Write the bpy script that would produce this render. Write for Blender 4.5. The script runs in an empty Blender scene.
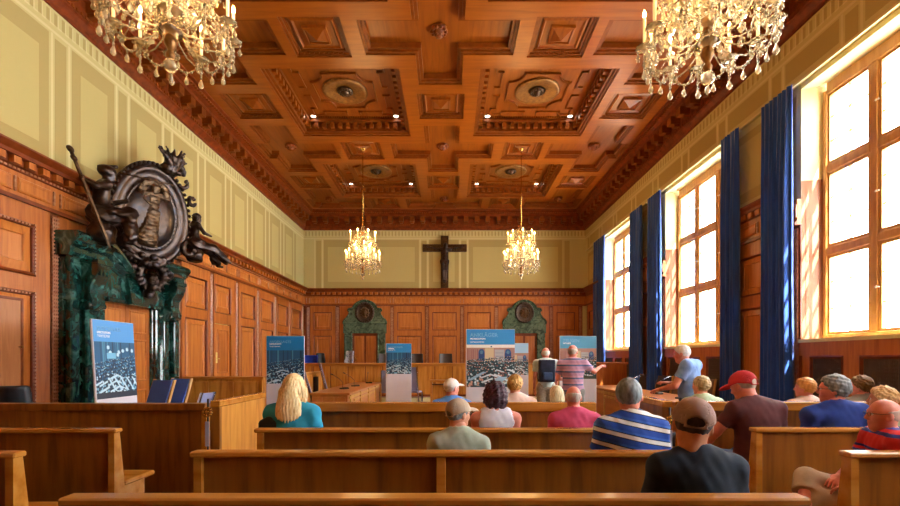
import bpy, bmesh, math, random
import numpy as np
from mathutils import Vector, Matrix
random.seed(7)
PI = math.pi
SC = bpy.context.scene
COL = SC.collection

# ------------------------------------------------------------------ camera
cam_d = bpy.data.cameras.new('camera'); cam = bpy.data.objects.new('camera', cam_d); COL.objects.link(cam)
cam.location = (0, 0, 1.5); cam.rotation_euler = (PI/2, 0, 0)
cam_d.lens = 460/900*36; cam_d.sensor_width = 36
cam_d.shift_x = 1/900; cam_d.shift_y = 106/900
cam_d.clip_start = 0.05; cam_d.clip_end = 200
SC.camera = cam
# ------------------------------------------------------------------ world, sun, exposure
W = bpy.data.worlds.new('world'); SC.world = W; W.use_nodes = True
bg = W.node_tree.nodes['Background']; bg.inputs[0].default_value = (0.96, 0.97, 1.0, 1); bg.inputs[1].default_value = 24.0
sun_d = bpy.data.lights.new('sun', 'SUN'); sun = bpy.data.objects.new('sun', sun_d); COL.objects.link(sun)
sun_d.energy = 40; sun_d.angle = 0.01; sun_d.color = (1, 0.93, 0.82)
sun.rotation_euler = Vector((-0.30, 0.68, -0.85)).to_track_quat('-Z', 'Y').to_euler()
sun.location = (12, -8, 12)
SC.view_settings.view_transform = 'Standard'; SC.view_settings.look = 'None'
SC.view_settings.gamma = 1; SC.view_settings.use_curve_mapping = False
SC.view_settings.exposure = 0.35
CHANDELIER_W = 105

# ------------------------------------------------------------------ materials
def srgb(h):
    h = h.lstrip('#'); c = [int(h[i:i+2], 16)/255 for i in (0, 2, 4)]
    return tuple(((x+.055)/1.055)**2.4 if x > .04045 else x/12.92 for x in c) + (1,)
def mat(name, col, rough=.6, metal=0, spec=.5, **kw):
    m = bpy.data.materials.new(name); m.use_nodes = True
    nt = m.node_tree; b = nt.nodes['Principled BSDF']
    c = srgb(col) if isinstance(col, str) else tuple(col)+(1,)
    b.inputs['Base Color'].default_value = c; b.inputs['Roughness'].default_value = rough
    b.inputs['Metallic'].default_value = metal; b.inputs['Specular IOR Level'].default_value = spec
    for k, v in kw.items():
        if k == 'emit':
            b.inputs['Emission Color'].default_value = srgb(v[0]); b.inputs['Emission Strength'].default_value = v[1]
        if k == 'sheen': b.inputs['Sheen Weight'].default_value = v
        if k == 'trans': b.inputs['Transmission Weight'].default_value = v
        if k == 'coat': b.inputs['Coat Weight'].default_value = v; b.inputs['Coat Roughness'].default_value = .2
    return m
def noisy(name, cols, scale=(1, 1, 1), nscale=4, detail=5, rough=.5, metal=0, spec=.5, bump=0.0, dist=0.0, coat=0, rvar=None, pos=None, sheen=0):
    m = mat(name, cols[0], rough, metal, spec, coat=coat, sheen=sheen)
    nt = m.node_tree; N = nt.nodes; L = nt.links; b = N['Principled BSDF']
    tc = N.new('ShaderNodeTexCoord'); mp = N.new('ShaderNodeMapping'); mp.inputs['Scale'].default_value = scale
    no = N.new('ShaderNodeTexNoise'); no.inputs['Scale'].default_value = nscale; no.inputs['Detail'].default_value = detail
    no.inputs['Distortion'].default_value = dist
    rp = N.new('ShaderNodeValToRGB')
    els = rp.color_ramp.elements
    ps = pos or [.3+.4*i/(len(cols)-1) for i in range(len(cols))]
    while len(els) < len(cols): els.new(.5)
    for e, p, c in zip(els, ps, cols): e.position = p; e.color = srgb(c)
    L.new(tc.outputs['Object'], mp.inputs[0]); L.new(mp.outputs[0], no.inputs['Vector'])
    L.new(no.outputs['Fac'], rp.inputs[0]); L.new(rp.outputs[0], b.inputs['Base Color'])
    if bump:
        bp = N.new('ShaderNodeBump'); bp.inputs['Strength'].default_value = bump; bp.inputs['Distance'].default_value = .01
        L.new(no.outputs['Fac'], bp.inputs['Height']); L.new(bp.outputs[0], b.inputs['Normal'])
    return m
def stripes(name, bands, period, rough=.8, axis=2, off=0.0, tilt=0.0):
    """bands: [(start fraction, colour)] repeated along one axis of the garment"""
    m = mat(name, bands[0][1], rough); nt = m.node_tree; N = nt.nodes; L = nt.links
    tc = N.new('ShaderNodeTexCoord'); sp = N.new('ShaderNodeSeparateXYZ'); L.new(tc.outputs['Object'], sp.inputs[0])
    a = N.new('ShaderNodeMath'); a.operation = 'MULTIPLY_ADD'; a.inputs[1].default_value = 1/period; a.inputs[2].default_value = off+10
    t_ = N.new('ShaderNodeMath'); t_.operation = 'MULTIPLY_ADD'; t_.inputs[1].default_value = tilt; L.new(sp.outputs[0], t_.inputs[0]); L.new(sp.outputs[axis], t_.inputs[2]); L.new(t_.outputs[0], a.inputs[0])
    f = N.new('ShaderNodeMath'); f.operation = 'FRACT'; L.new(a.outputs[0], f.inputs[0])
    rp = N.new('ShaderNodeValToRGB'); rp.color_ramp.interpolation = 'CONSTANT'
    els = rp.color_ramp.elements
    while len(els) < len(bands): els.new(.5)
    for e, (p, c) in zip(els, bands): e.position = p; e.color = srgb(c)
    L.new(f.outputs[0], rp.inputs[0]); L.new(rp.outputs[0], N['Principled BSDF'].inputs['Base Color'])
    return m
M = {}
M['wall_wood'] = noisy('wall_wood', ['#a05420', '#b86829', '#c27434'], (9, 9, .7), 2.2, 6, .38, spec=.45, bump=.02, dist=.4)
M['wall_panel'] = noisy('wall_panel', ['#ac5e28', '#c4742f', '#cc7e3c'], (9, 9, .6), 2.0, 6, .36, spec=.45, bump=.04, dist=.5)
M['wall_dark'] = noisy('wall_dark', ['#6a2a0a', '#8a4014'], (3, 3, 3), 2.2, 5, .4, spec=.4)
M['reed'] = noisy('reed', ['#9a5a3a', '#c08a68'], (4, 4, 8), 3, 4, .28, spec=.6)
M['ceil_x'] = noisy('ceiling_wood', ['#8c4408', '#9c4e0a', '#a6580e'], (.6, 7, 7), 2, 6, .33, spec=.5, bump=.015, dist=.4)
M['ceil_panel'] = noisy('ceiling_panel_wood', ['#803c08', '#90480a', '#9a500e'], (7, .6, 7), 2, 6, .34, spec=.5, bump=.015, dist=.4)
M['ceil_dark'] = noisy('ceiling_moulding_wood', ['#743408', '#8c460c'], (3, 3, 3), 3, 4, .42, spec=.35)
M['crown'] = noisy('crown_wood', ['#642608', '#8c3c12'], (3, 3, 3), 3, 5, .42, spec=.35)
M['pew'] = noisy('pew_wood_shaded', ['#6c3a10', '#885016', '#945a1e'], (6, 6, .6), 2.5, 6, .30, spec=.5, bump=.015, dist=.3)  # darker than the rails: shade on the bench backs put into the colour
M['pew_rail'] = noisy('pew_rail_wood', ['#a4641e', '#bc7c30', '#c4883c'], (.8, 5, 5), 2.0, 5, .24, spec=.6, bump=.01)
M['honey'] = noisy('honey_wood', ['#a86420', '#cc8632', '#d89844'], (6, 6, .7), 2, 5, .38, spec=.45, bump=.03, dist=.4)
M['honey_rail'] = noisy('honey_rail_wood', ['#b06a24', '#cc8634'], (.8, 6, 6), 2, 5, .34)
M['table'] = noisy('table_wood', ['#b86c30', '#c87c3c'], (5, .7, 5), 2, 4, .3)
M['groove'] = mat('groove_dark', '#2c1206', .7)
M['cream'] = mat('cream_paint', '#cfc184', .85, spec=.2)
M['cream_dark'] = mat('cream_paint_tan', '#b9a468', .85, spec=.2)
M['cream_line'] = mat('cream_paint_light', '#dccf98', .85, spec=.2)
M['cream_inner'] = mat('cream_paint_inner', '#c9b878', .85, spec=.2)
M['plaster'] = mat('white_plaster', '#e6dca8', .8, spec=.2)
M['marble'] = noisy('green_marble', ['#071c1a', '#103632', '#194842', '#4a7870', '#0c2a27'], (1, 1, .8), 5.5, 11, .08, spec=.9, dist=1.2, pos=[.3, .45, .58, .68, .76])
M['marble_b'] = noisy('mottled_green_marble', ['#22332a', '#3c5444', '#607a64', '#2c4436'], (1, 1, 1), 4, 9, .2, spec=.6, dist=1.6)
M['bronze'] = noisy('dark_bronze', ['#2c221d', '#4c3c34', '#3c3c44'], (2, 2, 2), 6, 4, .30, metal=.8, spec=.7)
M['bronze_b'] = noisy('brown_bronze', ['#3c2c20', '#6a5036'], (4, 4, 4), 6, 4, .34, metal=.7)
M['curtain'] = noisy('blue_velvet', ['#083c90', '#1058c4'], (4, 4, .6), 3, 3, .75, sheen=.6)
M['frame'] = noisy('window_frame_wood', ['#b47a38', '#d09a54'], (5, 5, 1), 3, 4, .4)
M['brass'] = mat('brass', '#c89a4a', .25, .9)
M['old_brass'] = noisy('old_brass', ['#7a5024', '#a87438'], (3, 3, 3), 5, 3, .35, metal=.45)
M['white_metal'] = mat('white_metal', '#e8e4dc', .35, .2)
M['chrome'] = mat('chrome', '#b8bcc4', .2, .95)
M['black'] = mat('black_plastic', '#15161a', .45)
M['leather'] = noisy('black_leather', ['#0e1218', '#1c232c'], (3, 3, 3), 20, 3, .42, bump=.1)
M['leather_brown'] = mat('brown_leather', '#3a2c2a', .45)
M['blue_fabric'] = noisy('blue_fabric', ['#4268c0', '#5078d0'], (3, 3, 3), 30, 3, .85)
M['royal_fabric'] = mat('royal_blue_fabric', '#1238b8', .8)
M['lilac_fabric'] = mat('grey_lilac_fabric', '#9a9cc4', .85)
M['tan_wood'] = noisy('pale_beech', ['#c08c48', '#dcae68'], (4, 4, 1), 4, 3, .4)
M['floor'] = noisy('parquet', ['#4c2c14', '#684020', '#744a26'], (1, 9, 1), 2, 5, .3, bump=.02)
M['grille'] = mat('dark_grille', '#5a463c', .5)
M['candle'] = mat('candle_white', '#fff1cf', .5, emit=('#ffcf80', .5))
M['bulb'] = mat('bulb_glow', '#ffe2a8', .4, emit=('#ffc25e', 110))
M['down'] = mat('downlight_glow', '#ffffff', .4, emit=('#fff2d8', 14))
M['plate_lilac'] = mat('pale_plate', '#aab2d8', .4)  # plain pale lilac plate colour, not emissive
def crystal():
    m = bpy.data.materials.new('crystal'); m.use_nodes = True; N = m.node_tree.nodes; L = m.node_tree.links; N.clear()
    o = N.new('ShaderNodeOutputMaterial'); t = N.new('ShaderNodeBsdfTransparent'); g = N.new('ShaderNodeBsdfGlossy'); d = N.new('ShaderNodeBsdfTranslucent')
    d2 = N.new('ShaderNodeBsdfDiffuse'); d2.inputs[0].default_value = (1, .88, .62, 1)
    t.inputs[0].default_value = (.98, .94, .86, 1); g.inputs[0].default_value = (1, .96, .88, 1); g.inputs['Roughness'].default_value = .08
    d.inputs[0].default_value = (1, .88, .62, 1)
    fr = N.new('ShaderNodeFresnel'); fr.inputs[0].default_value = 1.9
    a = N.new('ShaderNodeMixShader'); b = N.new('ShaderNodeMixShader'); c = N.new('ShaderNodeMixShader')
    c.inputs[0].default_value = .5; L.new(d.outputs[0], c.inputs[1]); L.new(d2.outputs[0], c.inputs[2])
    a.inputs[0].default_value = .62; L.new(t.outputs[0], a.inputs[1]); L.new(c.outputs[0], a.inputs[2])
    L.new(fr.outputs[0], b.inputs[0]); L.new(a.outputs[0], b.inputs[1]); L.new(g.outputs[0], b.inputs[2]); gl = N.new('ShaderNodeBsdfGlass'); gl.inputs['IOR'].default_value = 1.5; gl.inputs['Roughness'].default_value = .02; gl.inputs[0].default_value = (1, .95, .84, 1)
    e = N.new('ShaderNodeMixShader'); e.inputs[0].default_value = .5; L.new(b.outputs[0], e.inputs[1]); L.new(gl.outputs[0], e.inputs[2]); L.new(e.outputs[0], o.inputs[0])
    return m
M['crystal'] = crystal()
def pane_glass():
    m = bpy.data.materials.new('window_glass'); m.use_nodes = True; N = m.node_tree.nodes; L = m.node_tree.links; N.clear()
    o = N.new('ShaderNodeOutputMaterial'); t = N.new('ShaderNodeBsdfTransparent'); g = N.new('ShaderNodeBsdfGlossy')
    t.inputs[0].default_value = (.95, .97, .96, 1); g.inputs['Roughness'].default_value = .03
    a = N.new('ShaderNodeMixShader'); a.inputs[0].default_value = .06
    L.new(t.outputs[0], a.inputs[1]); L.new(g.outputs[0], a.inputs[2]); L.new(a.outputs[0], o.inputs[0]); return m
M['glass'] = pane_glass()
def skin(name, a, b): return noisy(name, [a, b], (1, 1, 1), 14, 3, .5, spec=.35)
M['skin'] = skin('skin_light', '#d08a6c', '#e0a488'); M['skin_pink'] = skin('skin_pink', '#d8806c', '#ea9c88'); M['skin_tan'] = skin('skin_tanned', '#b06a44', '#c88660')

# ------------------------------------------------------------------ mesh helper
class MB:
    def __init__(s, tf=None): s.v = []; s.f = []; s.m = []; s.sm = []; s.tf = tf; s.cur = 0; s.smooth = False
    def V(s, *ps):
        n = len(s.v)
        for p in ps: s.v.append(tuple(s.tf(*p)) if s.tf else tuple(p))
        return n
    def F(s, *idx): s.f.append(tuple(idx)); s.m.append(s.cur); s.sm.append(s.smooth)
    def mat(s, i): s.cur = i; return s
    def box(s, x0, x1, y0, y1, z0, z1, bev=0.0):
        if x1 < x0: x0, x1 = x1, x0
        if y1 < y0: y0, y1 = y1, y0
        if z1 < z0: z0, z1 = z1, z0
        if bev <= 0 or min(x1-x0, y1-y0, z1-z0) < 2.2*bev:
            n = s.V((x0,y0,z0),(x1,y0,z0),(x1,y1,z0),(x0,y1,z0),(x0,y0,z1),(x1,y0,z1),(x1,y1,z1),(x0,y1,z1))
            for q in ((0,3,2,1),(4,5,6,7),(0,1,5,4),(1,2,6,5),(2,3,7,6),(3,0,4,7)): s.F(*[n+i for i in q])
            return s
        # bevelled box : 24 verts
        idx = {}
        X = (x0, x1); Y = (y0, y1); Z = (z0, z1)
        for i in (0,1):
            for j in (0,1):
                for k in (0,1):
                    sx = bev*(1-2*i); sy = bev*(1-2*j); sz = bev*(1-2*k)
                    n = s.V((X[i],Y[j]+sy,Z[k]+sz),(X[i]+sx,Y[j],Z[k]+sz),(X[i]+sx,Y[j]+sy,Z[k]))
                    idx[i,j,k] = n
        g = lambda i,j,k,a: idx[i,j,k]+a
        for i in (0,1): s.F(g(i,0,0,0),g(i,1,0,0),g(i,1,1,0),g(i,0,1,0))
        for j in (0,1): s.F(g(0,j,0,1),g(1,j,0,1),g(1,j,1,1),g(0,j,1,1))
        for k in (0,1): s.F(g(0,0,k,2),g(1,0,k,2),g(1,1,k,2),g(0,1,k,2))
        for i in (0,1):
            for j in (0,1): s.F(g(i,j,0,0),g(i,j,1,0),g(i,j,1,1),g(i,j,0,1))
            for k in (0,1): s.F(g(i,0,k,0),g(i,1,k,0),g(i,1,k,2),g(i,0,k,2))
        for j in (0,1):
            for k in (0,1): s.F(g(0,j,k,1),g(1,j,k,1),g(1,j,k,2),g(0,j,k,2))
        for i in (0,1):
            for j in (0,1):
                for k in (0,1): s.F(g(i,j,k,0),g(i,j,k,1),g(i,j,k,2))
        return s
    def quad(s, a, b, c, d): n = s.V(a, b, c, d); s.F(n, n+1, n+2, n+3)
    def prism(s, poly, a0, a1, axis='x'):
        """poly in the two other axes, extruded from a0 to a1"""
        def P(p, a): return {'x': (a, p[0], p[1]), 'y': (p[0], a, p[1]), 'z': (p[0], p[1], a)}[axis]
        k = len(poly); n = s.V(*[P(p, a0) for p in poly]); m = s.V(*[P(p, a1) for p in poly])
        s.F(*range(n, n+k)); s.F(*reversed(range(m, m+k)))
        for i in range(k): j = (i+1) % k; s.F(n+i, n+j, m+j, m+i)
        return s
    def rings(s, u0, u1, v0, v1, prof, cap=True):
        """nested rectangles in (u,v) at height w"""
        last = None
        for ins, w in prof:
            n = s.V((u0+ins, v0+ins, w), (u1-ins, v0+ins, w), (u1-ins, v1-ins, w), (u0+ins, v1-ins, w))
            if last is not None:
                for i in range(4): j = (i+1) % 4; s.F(last+i, last+j, n+j, n+i)
            last = n
        if cap: s.F(last, last+1, last+2, last+3)
        return s
    def tube(s, pts, r, n=8, caps=True):
        pts = [Vector(p) for p in pts]; k = len(pts); rr = r if hasattr(r, '__len__') else [r]*k
        d0 = (pts[1]-pts[0]).normalized(); up = Vector((0,0,1)) if abs(d0.z) < .9 else Vector((1,0,0)); a = d0.cross(up).normalized()
        base = []
        for i, p in enumerate(pts):
            d = (pts[min(i+1,k-1)]-pts[max(i-1,0)]).normalized(); a = (a-d*a.dot(d)).normalized(); b = d.cross(a)
            base.append(s.V(*[p+(a*math.cos(2*PI*j/n)+b*math.sin(2*PI*j/n))*rr[i] for j in range(n)]))
        sm = s.smooth; s.smooth = True
        for i in range(k-1):
            for j in range(n): q = (j+1) % n; s.F(base[i]+j, base[i]+q, base[i+1]+q, base[i+1]+j)
        s.smooth = sm
        if caps: s.F(*reversed(range(base[0], base[0]+n))); s.F(*range(base[-1], base[-1]+n))
        return s
    def lathe(s, prof, c=(0,0,0), n=16, axis='z', sc=(1,1)):
        base = []
        for r, h in prof:
            ps = []
            for j in range(n):
                a = 2*PI*j/n; u = r*math.cos(a)*sc[0]; v = r*math.sin(a)*sc[1]
                ps.append({'z': (c[0]+u, c[1]+v, c[2]+h), 'x': (c[0]+h, c[1]+u, c[2]+v), 'y': (c[0]+u, c[1]+h, c[2]+v)}[axis])
            base.append(s.V(*ps))
        sm = s.smooth; s.smooth = True
        for i in range(len(prof)-1):
            for j in range(n): q = (j+1) % n; s.F(base[i]+j, base[i]+q, base[i+1]+q, base[i+1]+j)
        s.smooth = sm
        s.F(*range(base[0], base[0]+n)); s.F(*range(base[-1], base[-1]+n))
        return s
    def ball(s, c, r, n=8, k=5):
        rx, ry, rz = r if hasattr(r, '__len__') else (r, r, r)
        return s.lathe2(c, rx, ry, rz, n, k)
    def lathe2(s, c, rx, ry, rz, n, k):
        base = []
        for i in range(1, k):
            t = PI*i/k
            base.append(s.V(*[(c[0]+rx*math.sin(t)*math.cos(2*PI*j/n), c[1]+ry*math.sin(t)*math.sin(2*PI*j/n), c[2]-rz*math.cos(t)) for j in range(n)]))
        b = s.V((c[0], c[1], c[2]-rz)); t = s.V((c[0], c[1], c[2]+rz)); sm = s.smooth; s.smooth = True
        for i in range(k-2):
            for j in range(n): q = (j+1) % n; s.F(base[i]+j, base[i]+q, base[i+1]+q, base[i+1]+j)
        for j in range(n): q = (j+1) % n; s.F(b, base[0]+q, base[0]+j); s.F(t, base[-1]+j, base[-1]+q)
        s.smooth = sm; return s
    def build(s, name, mats, parent=None, loc=None, kind=None, recalc=True):
        if not isinstance(mats, (list, tuple)): mats = [mats]
        me = bpy.data.meshes.new(name)
        o0 = Vector(loc) if loc is not None else Vector((0,0,0))
        me.from_pydata([tuple(Vector(p)-o0) for p in s.v], [], s.f)
        for m in mats: me.materials.append(M[m] if isinstance(m, str) else m)
        me.polygons.foreach_set('material_index', s.m); me.polygons.foreach_set('use_smooth', s.sm)
        if recalc:
            bm = bmesh.new(); bm.from_mesh(me); bmesh.ops.recalc_face_normals(bm, faces=bm.faces); bm.to_mesh(me); bm.free()
        me.update()
        o = bpy.data.objects.new(name, me); COL.objects.link(o); o.location = o0
        if parent: o.parent = parent
        if kind: o['kind'] = kind
        return o
def thing(name, label, cat, loc=(0,0,0), rz=0, group=None):
    o = bpy.data.objects.new(name, None); COL.objects.link(o); o.location = loc; o.rotation_euler = (0,0,rz); o.empty_display_size = .1
    o['label'] = label; o['category'] = cat
    if group: o['group'] = group
    return o
def tag(o, label, cat, group=None):
    o['label'] = label; o['category'] = cat
    if group: o['group'] = group
    return o
def copy_tree(o, parent=None):
    c = o.copy(); COL.objects.link(c)
    if parent: c.parent = parent
    for ch in list(o.children): copy_tree(ch, c)
    return c
def struct(mb, name, mats, parent=None, **kw): return mb.build(name, mats, parent, kind=None if parent else 'structure', **kw)
def sweep(mb, prof, pts, caps=True):
    """profile (d, z) swept along a 2-D polyline, d measured to the right of travel, mitred"""
    P = [Vector(p) for p in pts]; k = len(P); offs = []
    for i in range(k):
        ds = []
        if i > 0: ds.append((P[i]-P[i-1]).normalized())
        if i < k-1: ds.append((P[i+1]-P[i]).normalized())
        ns = [Vector((d.y, -d.x)) for d in ds]
        if len(ns) == 2: n = ns[0]+ns[1]; n = n/(n.dot(ns[0]))
        else: n = ns[0]
        offs.append(n)
    base = [mb.V(*[(P[i].x+offs[i].x*d, P[i].y+offs[i].y*d, z) for d, z in prof]) for i in range(k)]
    m = len(prof)
    for i in range(k-1):
        for j in range(m-1): mb.F(base[i]+j, base[i+1]+j, base[i+1]+j+1, base[i]+j+1)
    if caps: mb.F(*range(base[0], base[0]+m)); mb.F(*range(base[-1], base[-1]+m))

# ------------------------------------------------------------------ implicit surfaces for figures, bronze and hair
def A(*p): return np.array(p, dtype=np.float64)
def sd_cone(P, a, b, ra, rb):
    a = np.asarray(a, float); b = np.asarray(b, float); ab = b-a; L = max(float(ab@ab), 1e-9)
    t = np.clip(((P-a)@ab)/L, 0, 1); return np.linalg.norm(P-a-t[..., None]*ab, axis=-1)-(ra+(rb-ra)*t)
def sd_ell(P, c, r, R=None):
    q = P-np.asarray(c, float)
    if R is not None: q = q@R
    r = np.asarray(r, float); k0 = np.linalg.norm(q/r, axis=-1); k1 = np.linalg.norm(q/(r*r), axis=-1)+1e-9
    return k0*(k0-1)/k1
def smin(a, b, k=.03):
    h = np.clip(.5+.5*(b-a)/k, 0, 1); return b+(a-b)*h-k*h*(1-h)
def wob(P, f, amp, seed=0):
    r = np.random.RandomState(seed); out = 0
    for i in range(6):
        d = r.normal(size=3); d /= np.linalg.norm(d); out = out+np.sin((P@d)*f*(1+.35*i)+r.rand()*6.28)
    return out*amp/3
def nets(fn, lo, hi, h):
    lo = np.asarray(lo, float); hi = np.asarray(hi, float); n = np.ceil((hi-lo)/h).astype(int)+1
    g = np.stack(np.meshgrid(*[lo[i]+h*np.arange(n[i]) for i in range(3)], indexing='ij'), -1)
    v = fn(g.reshape(-1, 3)).reshape(n); ins = v < 0
    acc = np.zeros(tuple(n-1)+(3,)); cnt = np.zeros(tuple(n-1))
    sl = lambda o, ax, e: tuple(slice(o[i], n[i]-1+o[i] if i != ax else n[i]-1) for i in range(3))
    for ax in range(3):
        oth = [i for i in range(3) if i != ax]
        for p in (0, 1):
            for q in (0, 1):
                o = [0, 0, 0]; o[oth[0]] = p; o[oth[1]] = q
                s0 = tuple(slice(o[i], o[i]+n[i]-1) for i in range(3)); o2 = list(o); o2[ax] = 1; s1 = tuple(slice(o2[i], o2[i]+n[i]-1) for i in range(3))
                a = v[s0]; b = v[s1]; c = (a < 0) != (b < 0)
                t = np.where(c, a/np.where(np.abs(a-b) < 1e-12, 1, a-b), 0)
                e = np.zeros(3); e[ax] = 1
                acc += np.where(c[..., None], np.array(o)+t[..., None]*e, 0); cnt += c
    act = cnt > 0; idx = -np.ones(act.shape, int); idx[act] = np.arange(act.sum())
    ci = np.argwhere(act); verts = lo+h*(ci+acc[act]/cnt[act][:, None])
    faces = []
    for ax in range(3):
        u, w = [i for i in range(3) if i != ax]
        s0 = [slice(1, n[i]-1) for i in range(3)]; s0[ax] = slice(0, n[ax]-1); s1 = list(s0); s1[ax] = slice(1, n[ax])
        c = ins[tuple(s0)] != ins[tuple(s1)]; fl = ins[tuple(s0)][c]
        k = np.argwhere(c); base = k.copy(); base[:, u] += 1; base[:, w] += 1
        q = []
        for du, dw in ((-1,-1),(0,-1),(0,0),(-1,0)):
            b = base.copy(); b[:, u] += du; b[:, w] += dw; q.append(idx[b[:,0], b[:,1], b[:,2]])
        q = np.stack(q, -1)
        flip = fl if ax != 1 else ~fl
        q[~flip] = q[~flip][:, ::-1]; faces.append(q)
    return verts, np.concatenate(faces)
def sdf_mesh(name, fn, lo, hi, h, material, parent=None, extra=None, loc=None, tf=None):
    v, f = nets(fn, lo, hi, h)
    if tf is not None: v = v@np.array(tf.to_3x3()).T+np.array(tf.translation)
    if extra is not None:
        for ev, ef in extra: f = np.concatenate([f, ef+len(v)]); v = np.concatenate([v, ev])
    me = bpy.data.meshes.new(name); me.from_pydata(v.tolist(), [], f.tolist())
    me.polygons.foreach_set('use_smooth', [True]*len(me.polygons)); me.materials.append(M[material] if isinstance(material, str) else material); me.update()
    o = bpy.data.objects.new(name, me); COL.objects.link(o)
    if loc is not None: o.location = loc
    if parent: o.parent = parent
    return o

# ================================================================== THE ROOM
XL, XR, XR2, XF = -5.69, 5.34, 5.42, 5.74      # left wall, right wall above the ledge, right piers, window plane
YB, YR = 18.0, -5.0                            # end wall behind the bench, wall behind the viewer
ZC0, ZC1 = 6.55, 7.20                          # underside of crown, ceiling face
ZW = 4.24                                      # top of wainscot
XC = -.18
WIN = [15.86, 11.43, 7.00, 2.57]               # far edge of each window
WW = 2.5
# ---- floor
mb = MB(); mb.box(XL-.3, XF+.3, YR-.3, YB+.3, -.2, 0); struct(mb, 'floor', 'floor')
mb = MB(); mb.box(XL+.1, XR2-.1, 14.95, YB-.1, 0, .24); mb.mat(1).box(XL+.1, XR2-.1, 14.9, 14.95, 0, .25); struct(mb, 'trim_1', ['floor', 'plaster'])

# ---- ceiling : a stepped height field of coffers
FX0, FX1, FY0, FY1 = XL+.52, XR-.52, YR+.5, YB-.52
rects = []    # (x0,x1,y0,y1, profile) groups; recess depth = max over groups of profile depth at inset
BIG = [(0, .035), (.05, .07), (.11, .36)]
CRS = [(0, .03), (.05, .065), (.11, .17)]
SQR = [(0, .03), (.045, .06), (.10, .11)]
bigs, squares, crosses = [], [], []
rowsY = [14.83, 10.40, 5.97, 1.54]
for cy in rowsY:
    for sx in (-1, 1): bigs.append((XC+sx*2.17, cy))
    for sx in (-2, 0, 2): squares.append((XC+sx*2.13, cy))
for cy in [12.62, 8.18, 3.75, -.68]:
    for sx in (-1, 1): squares.append((XC+sx*2.17, cy))
    for sx in (-2, 0, 2): crosses.append((XC+sx*2.13, cy))
for sx in (-1, 1): squares.append((XC+sx*2.17, 16.85))
for sx in (-2, 0, 2): crosses.append((XC+sx*2.13, 16.85))
cl = lambda x0, x1, y0, y1: (max(x0, FX0+.07), min(x1, FX1-.07), max(y0, FY0+.07), min(y1, FY1-.07))
groups = []
def add_rect(x0, x1, y0, y1, prof, key):
    x0, x1, y0, y1 = cl(x0, x1, y0, y1)
    for ins, d in prof: groups.append((x0+ins, x1-ins, y0+ins, y1-ins, d))
for x, y in bigs: add_rect(x-1.37, x+1.37, y-1.37, y+1.37, BIG, 'b')
for x, y in squares: add_rect(x-.52, x+.52, y-.52 if y < 16 else y-.5, y+.52, SQR, 's')
for x, y in crosses: add_rect(x-1.38, x+1.38, y-.45, y+.45, CRS, 'c'); add_rect(x-.45, x+.45, y-1.38, y+1.38, CRS, 'c')
xs = sorted(set([round(v, 4) for g in groups for v in g[:2]]+[FX0, FX1])); ys = sorted(set([round(v, 4) for g in groups for v in g[2:4]]+[FY0, FY1]))
D = np.zeros((len(xs)-1, len(ys)-1))
cx = np.array([(a+b)/2 for a, b in zip(xs, xs[1:])]); cyy = np.array([(a+b)/2 for a, b in zip(ys, ys[1:])])
for x0, x1, y0, y1, d in groups:
    i = (cx > x0) & (cx < x1); j = (cyy > y0) & (cyy < y1); D[np.ix_(i, j)] = np.maximum(D[np.ix_(i, j)], d)
mb = MB()
for i in range(len(xs)-1):
    for j in range(len(ys)-1):
        d = D[i, j]; z = ZC1+d
        mb.mat(0 if d == 0 else (1 if d > .08 else 2)).quad((xs[i], ys[j], z), (xs[i+1], ys[j], z), (xs[i+1], ys[j+1], z), (xs[i], ys[j+1], z))
        if i+1 < len(xs)-1 and D[i+1, j] != d: mb.mat(2).quad((xs[i+1], ys[j], z), (xs[i+1], ys[j+1], z), (xs[i+1], ys[j+1], ZC1+D[i+1, j]), (xs[i+1], ys[j], ZC1+D[i+1, j]))
        if j+1 < len(ys)-1 and D[i, j+1] != d: mb.mat(2).quad((xs[i], ys[j+1], z), (xs[i+1], ys[j+1], z), (xs[i+1], ys[j+1], ZC1+D[i, j+1]), (xs[i], ys[j+1], ZC1+D[i, j+1]))
# roof slab above so that no daylight leaks
mb.mat(2).box(XL-.3, XF+.3, YR-.3, YB+.3, ZC1+.6, ZC1+.8)
# pyramids with stepped surrounds in the small squares
for x, y in squares:
    x0, x1, y0, y1 = cl(x-.42, x+.42, y-.42, y+.42); z = ZC1+.11
    mb.tf = lambda u, v, w: (u, v, ZC1+.11-w)
    mb.mat(1).rings(x0, x1, y0, y1, [(.03, 0), (.03, .03), (.07, .05), (.10, .02)], cap=True)
    if x1-x0 > .7: mb.mat(1).rings(x-.21, x+.21, y-.21, y+.21, [(0, .02), (0, .07), (.03, .085), (.03, .06), (.05, .06), (.205, .15)])
    for k in range(9):     # beaded outer edge
        for side in (-1, 1): mb.mat(2).box(x0+.03+k*(x1-x0-.12)/8, x0+.065+k*(x1-x0-.12)/8, (y0-.05 if side < 0 else y1+.03), (y0-.03 if side < 0 else y1+.05), .03, .075)
mb.tf = None
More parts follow.
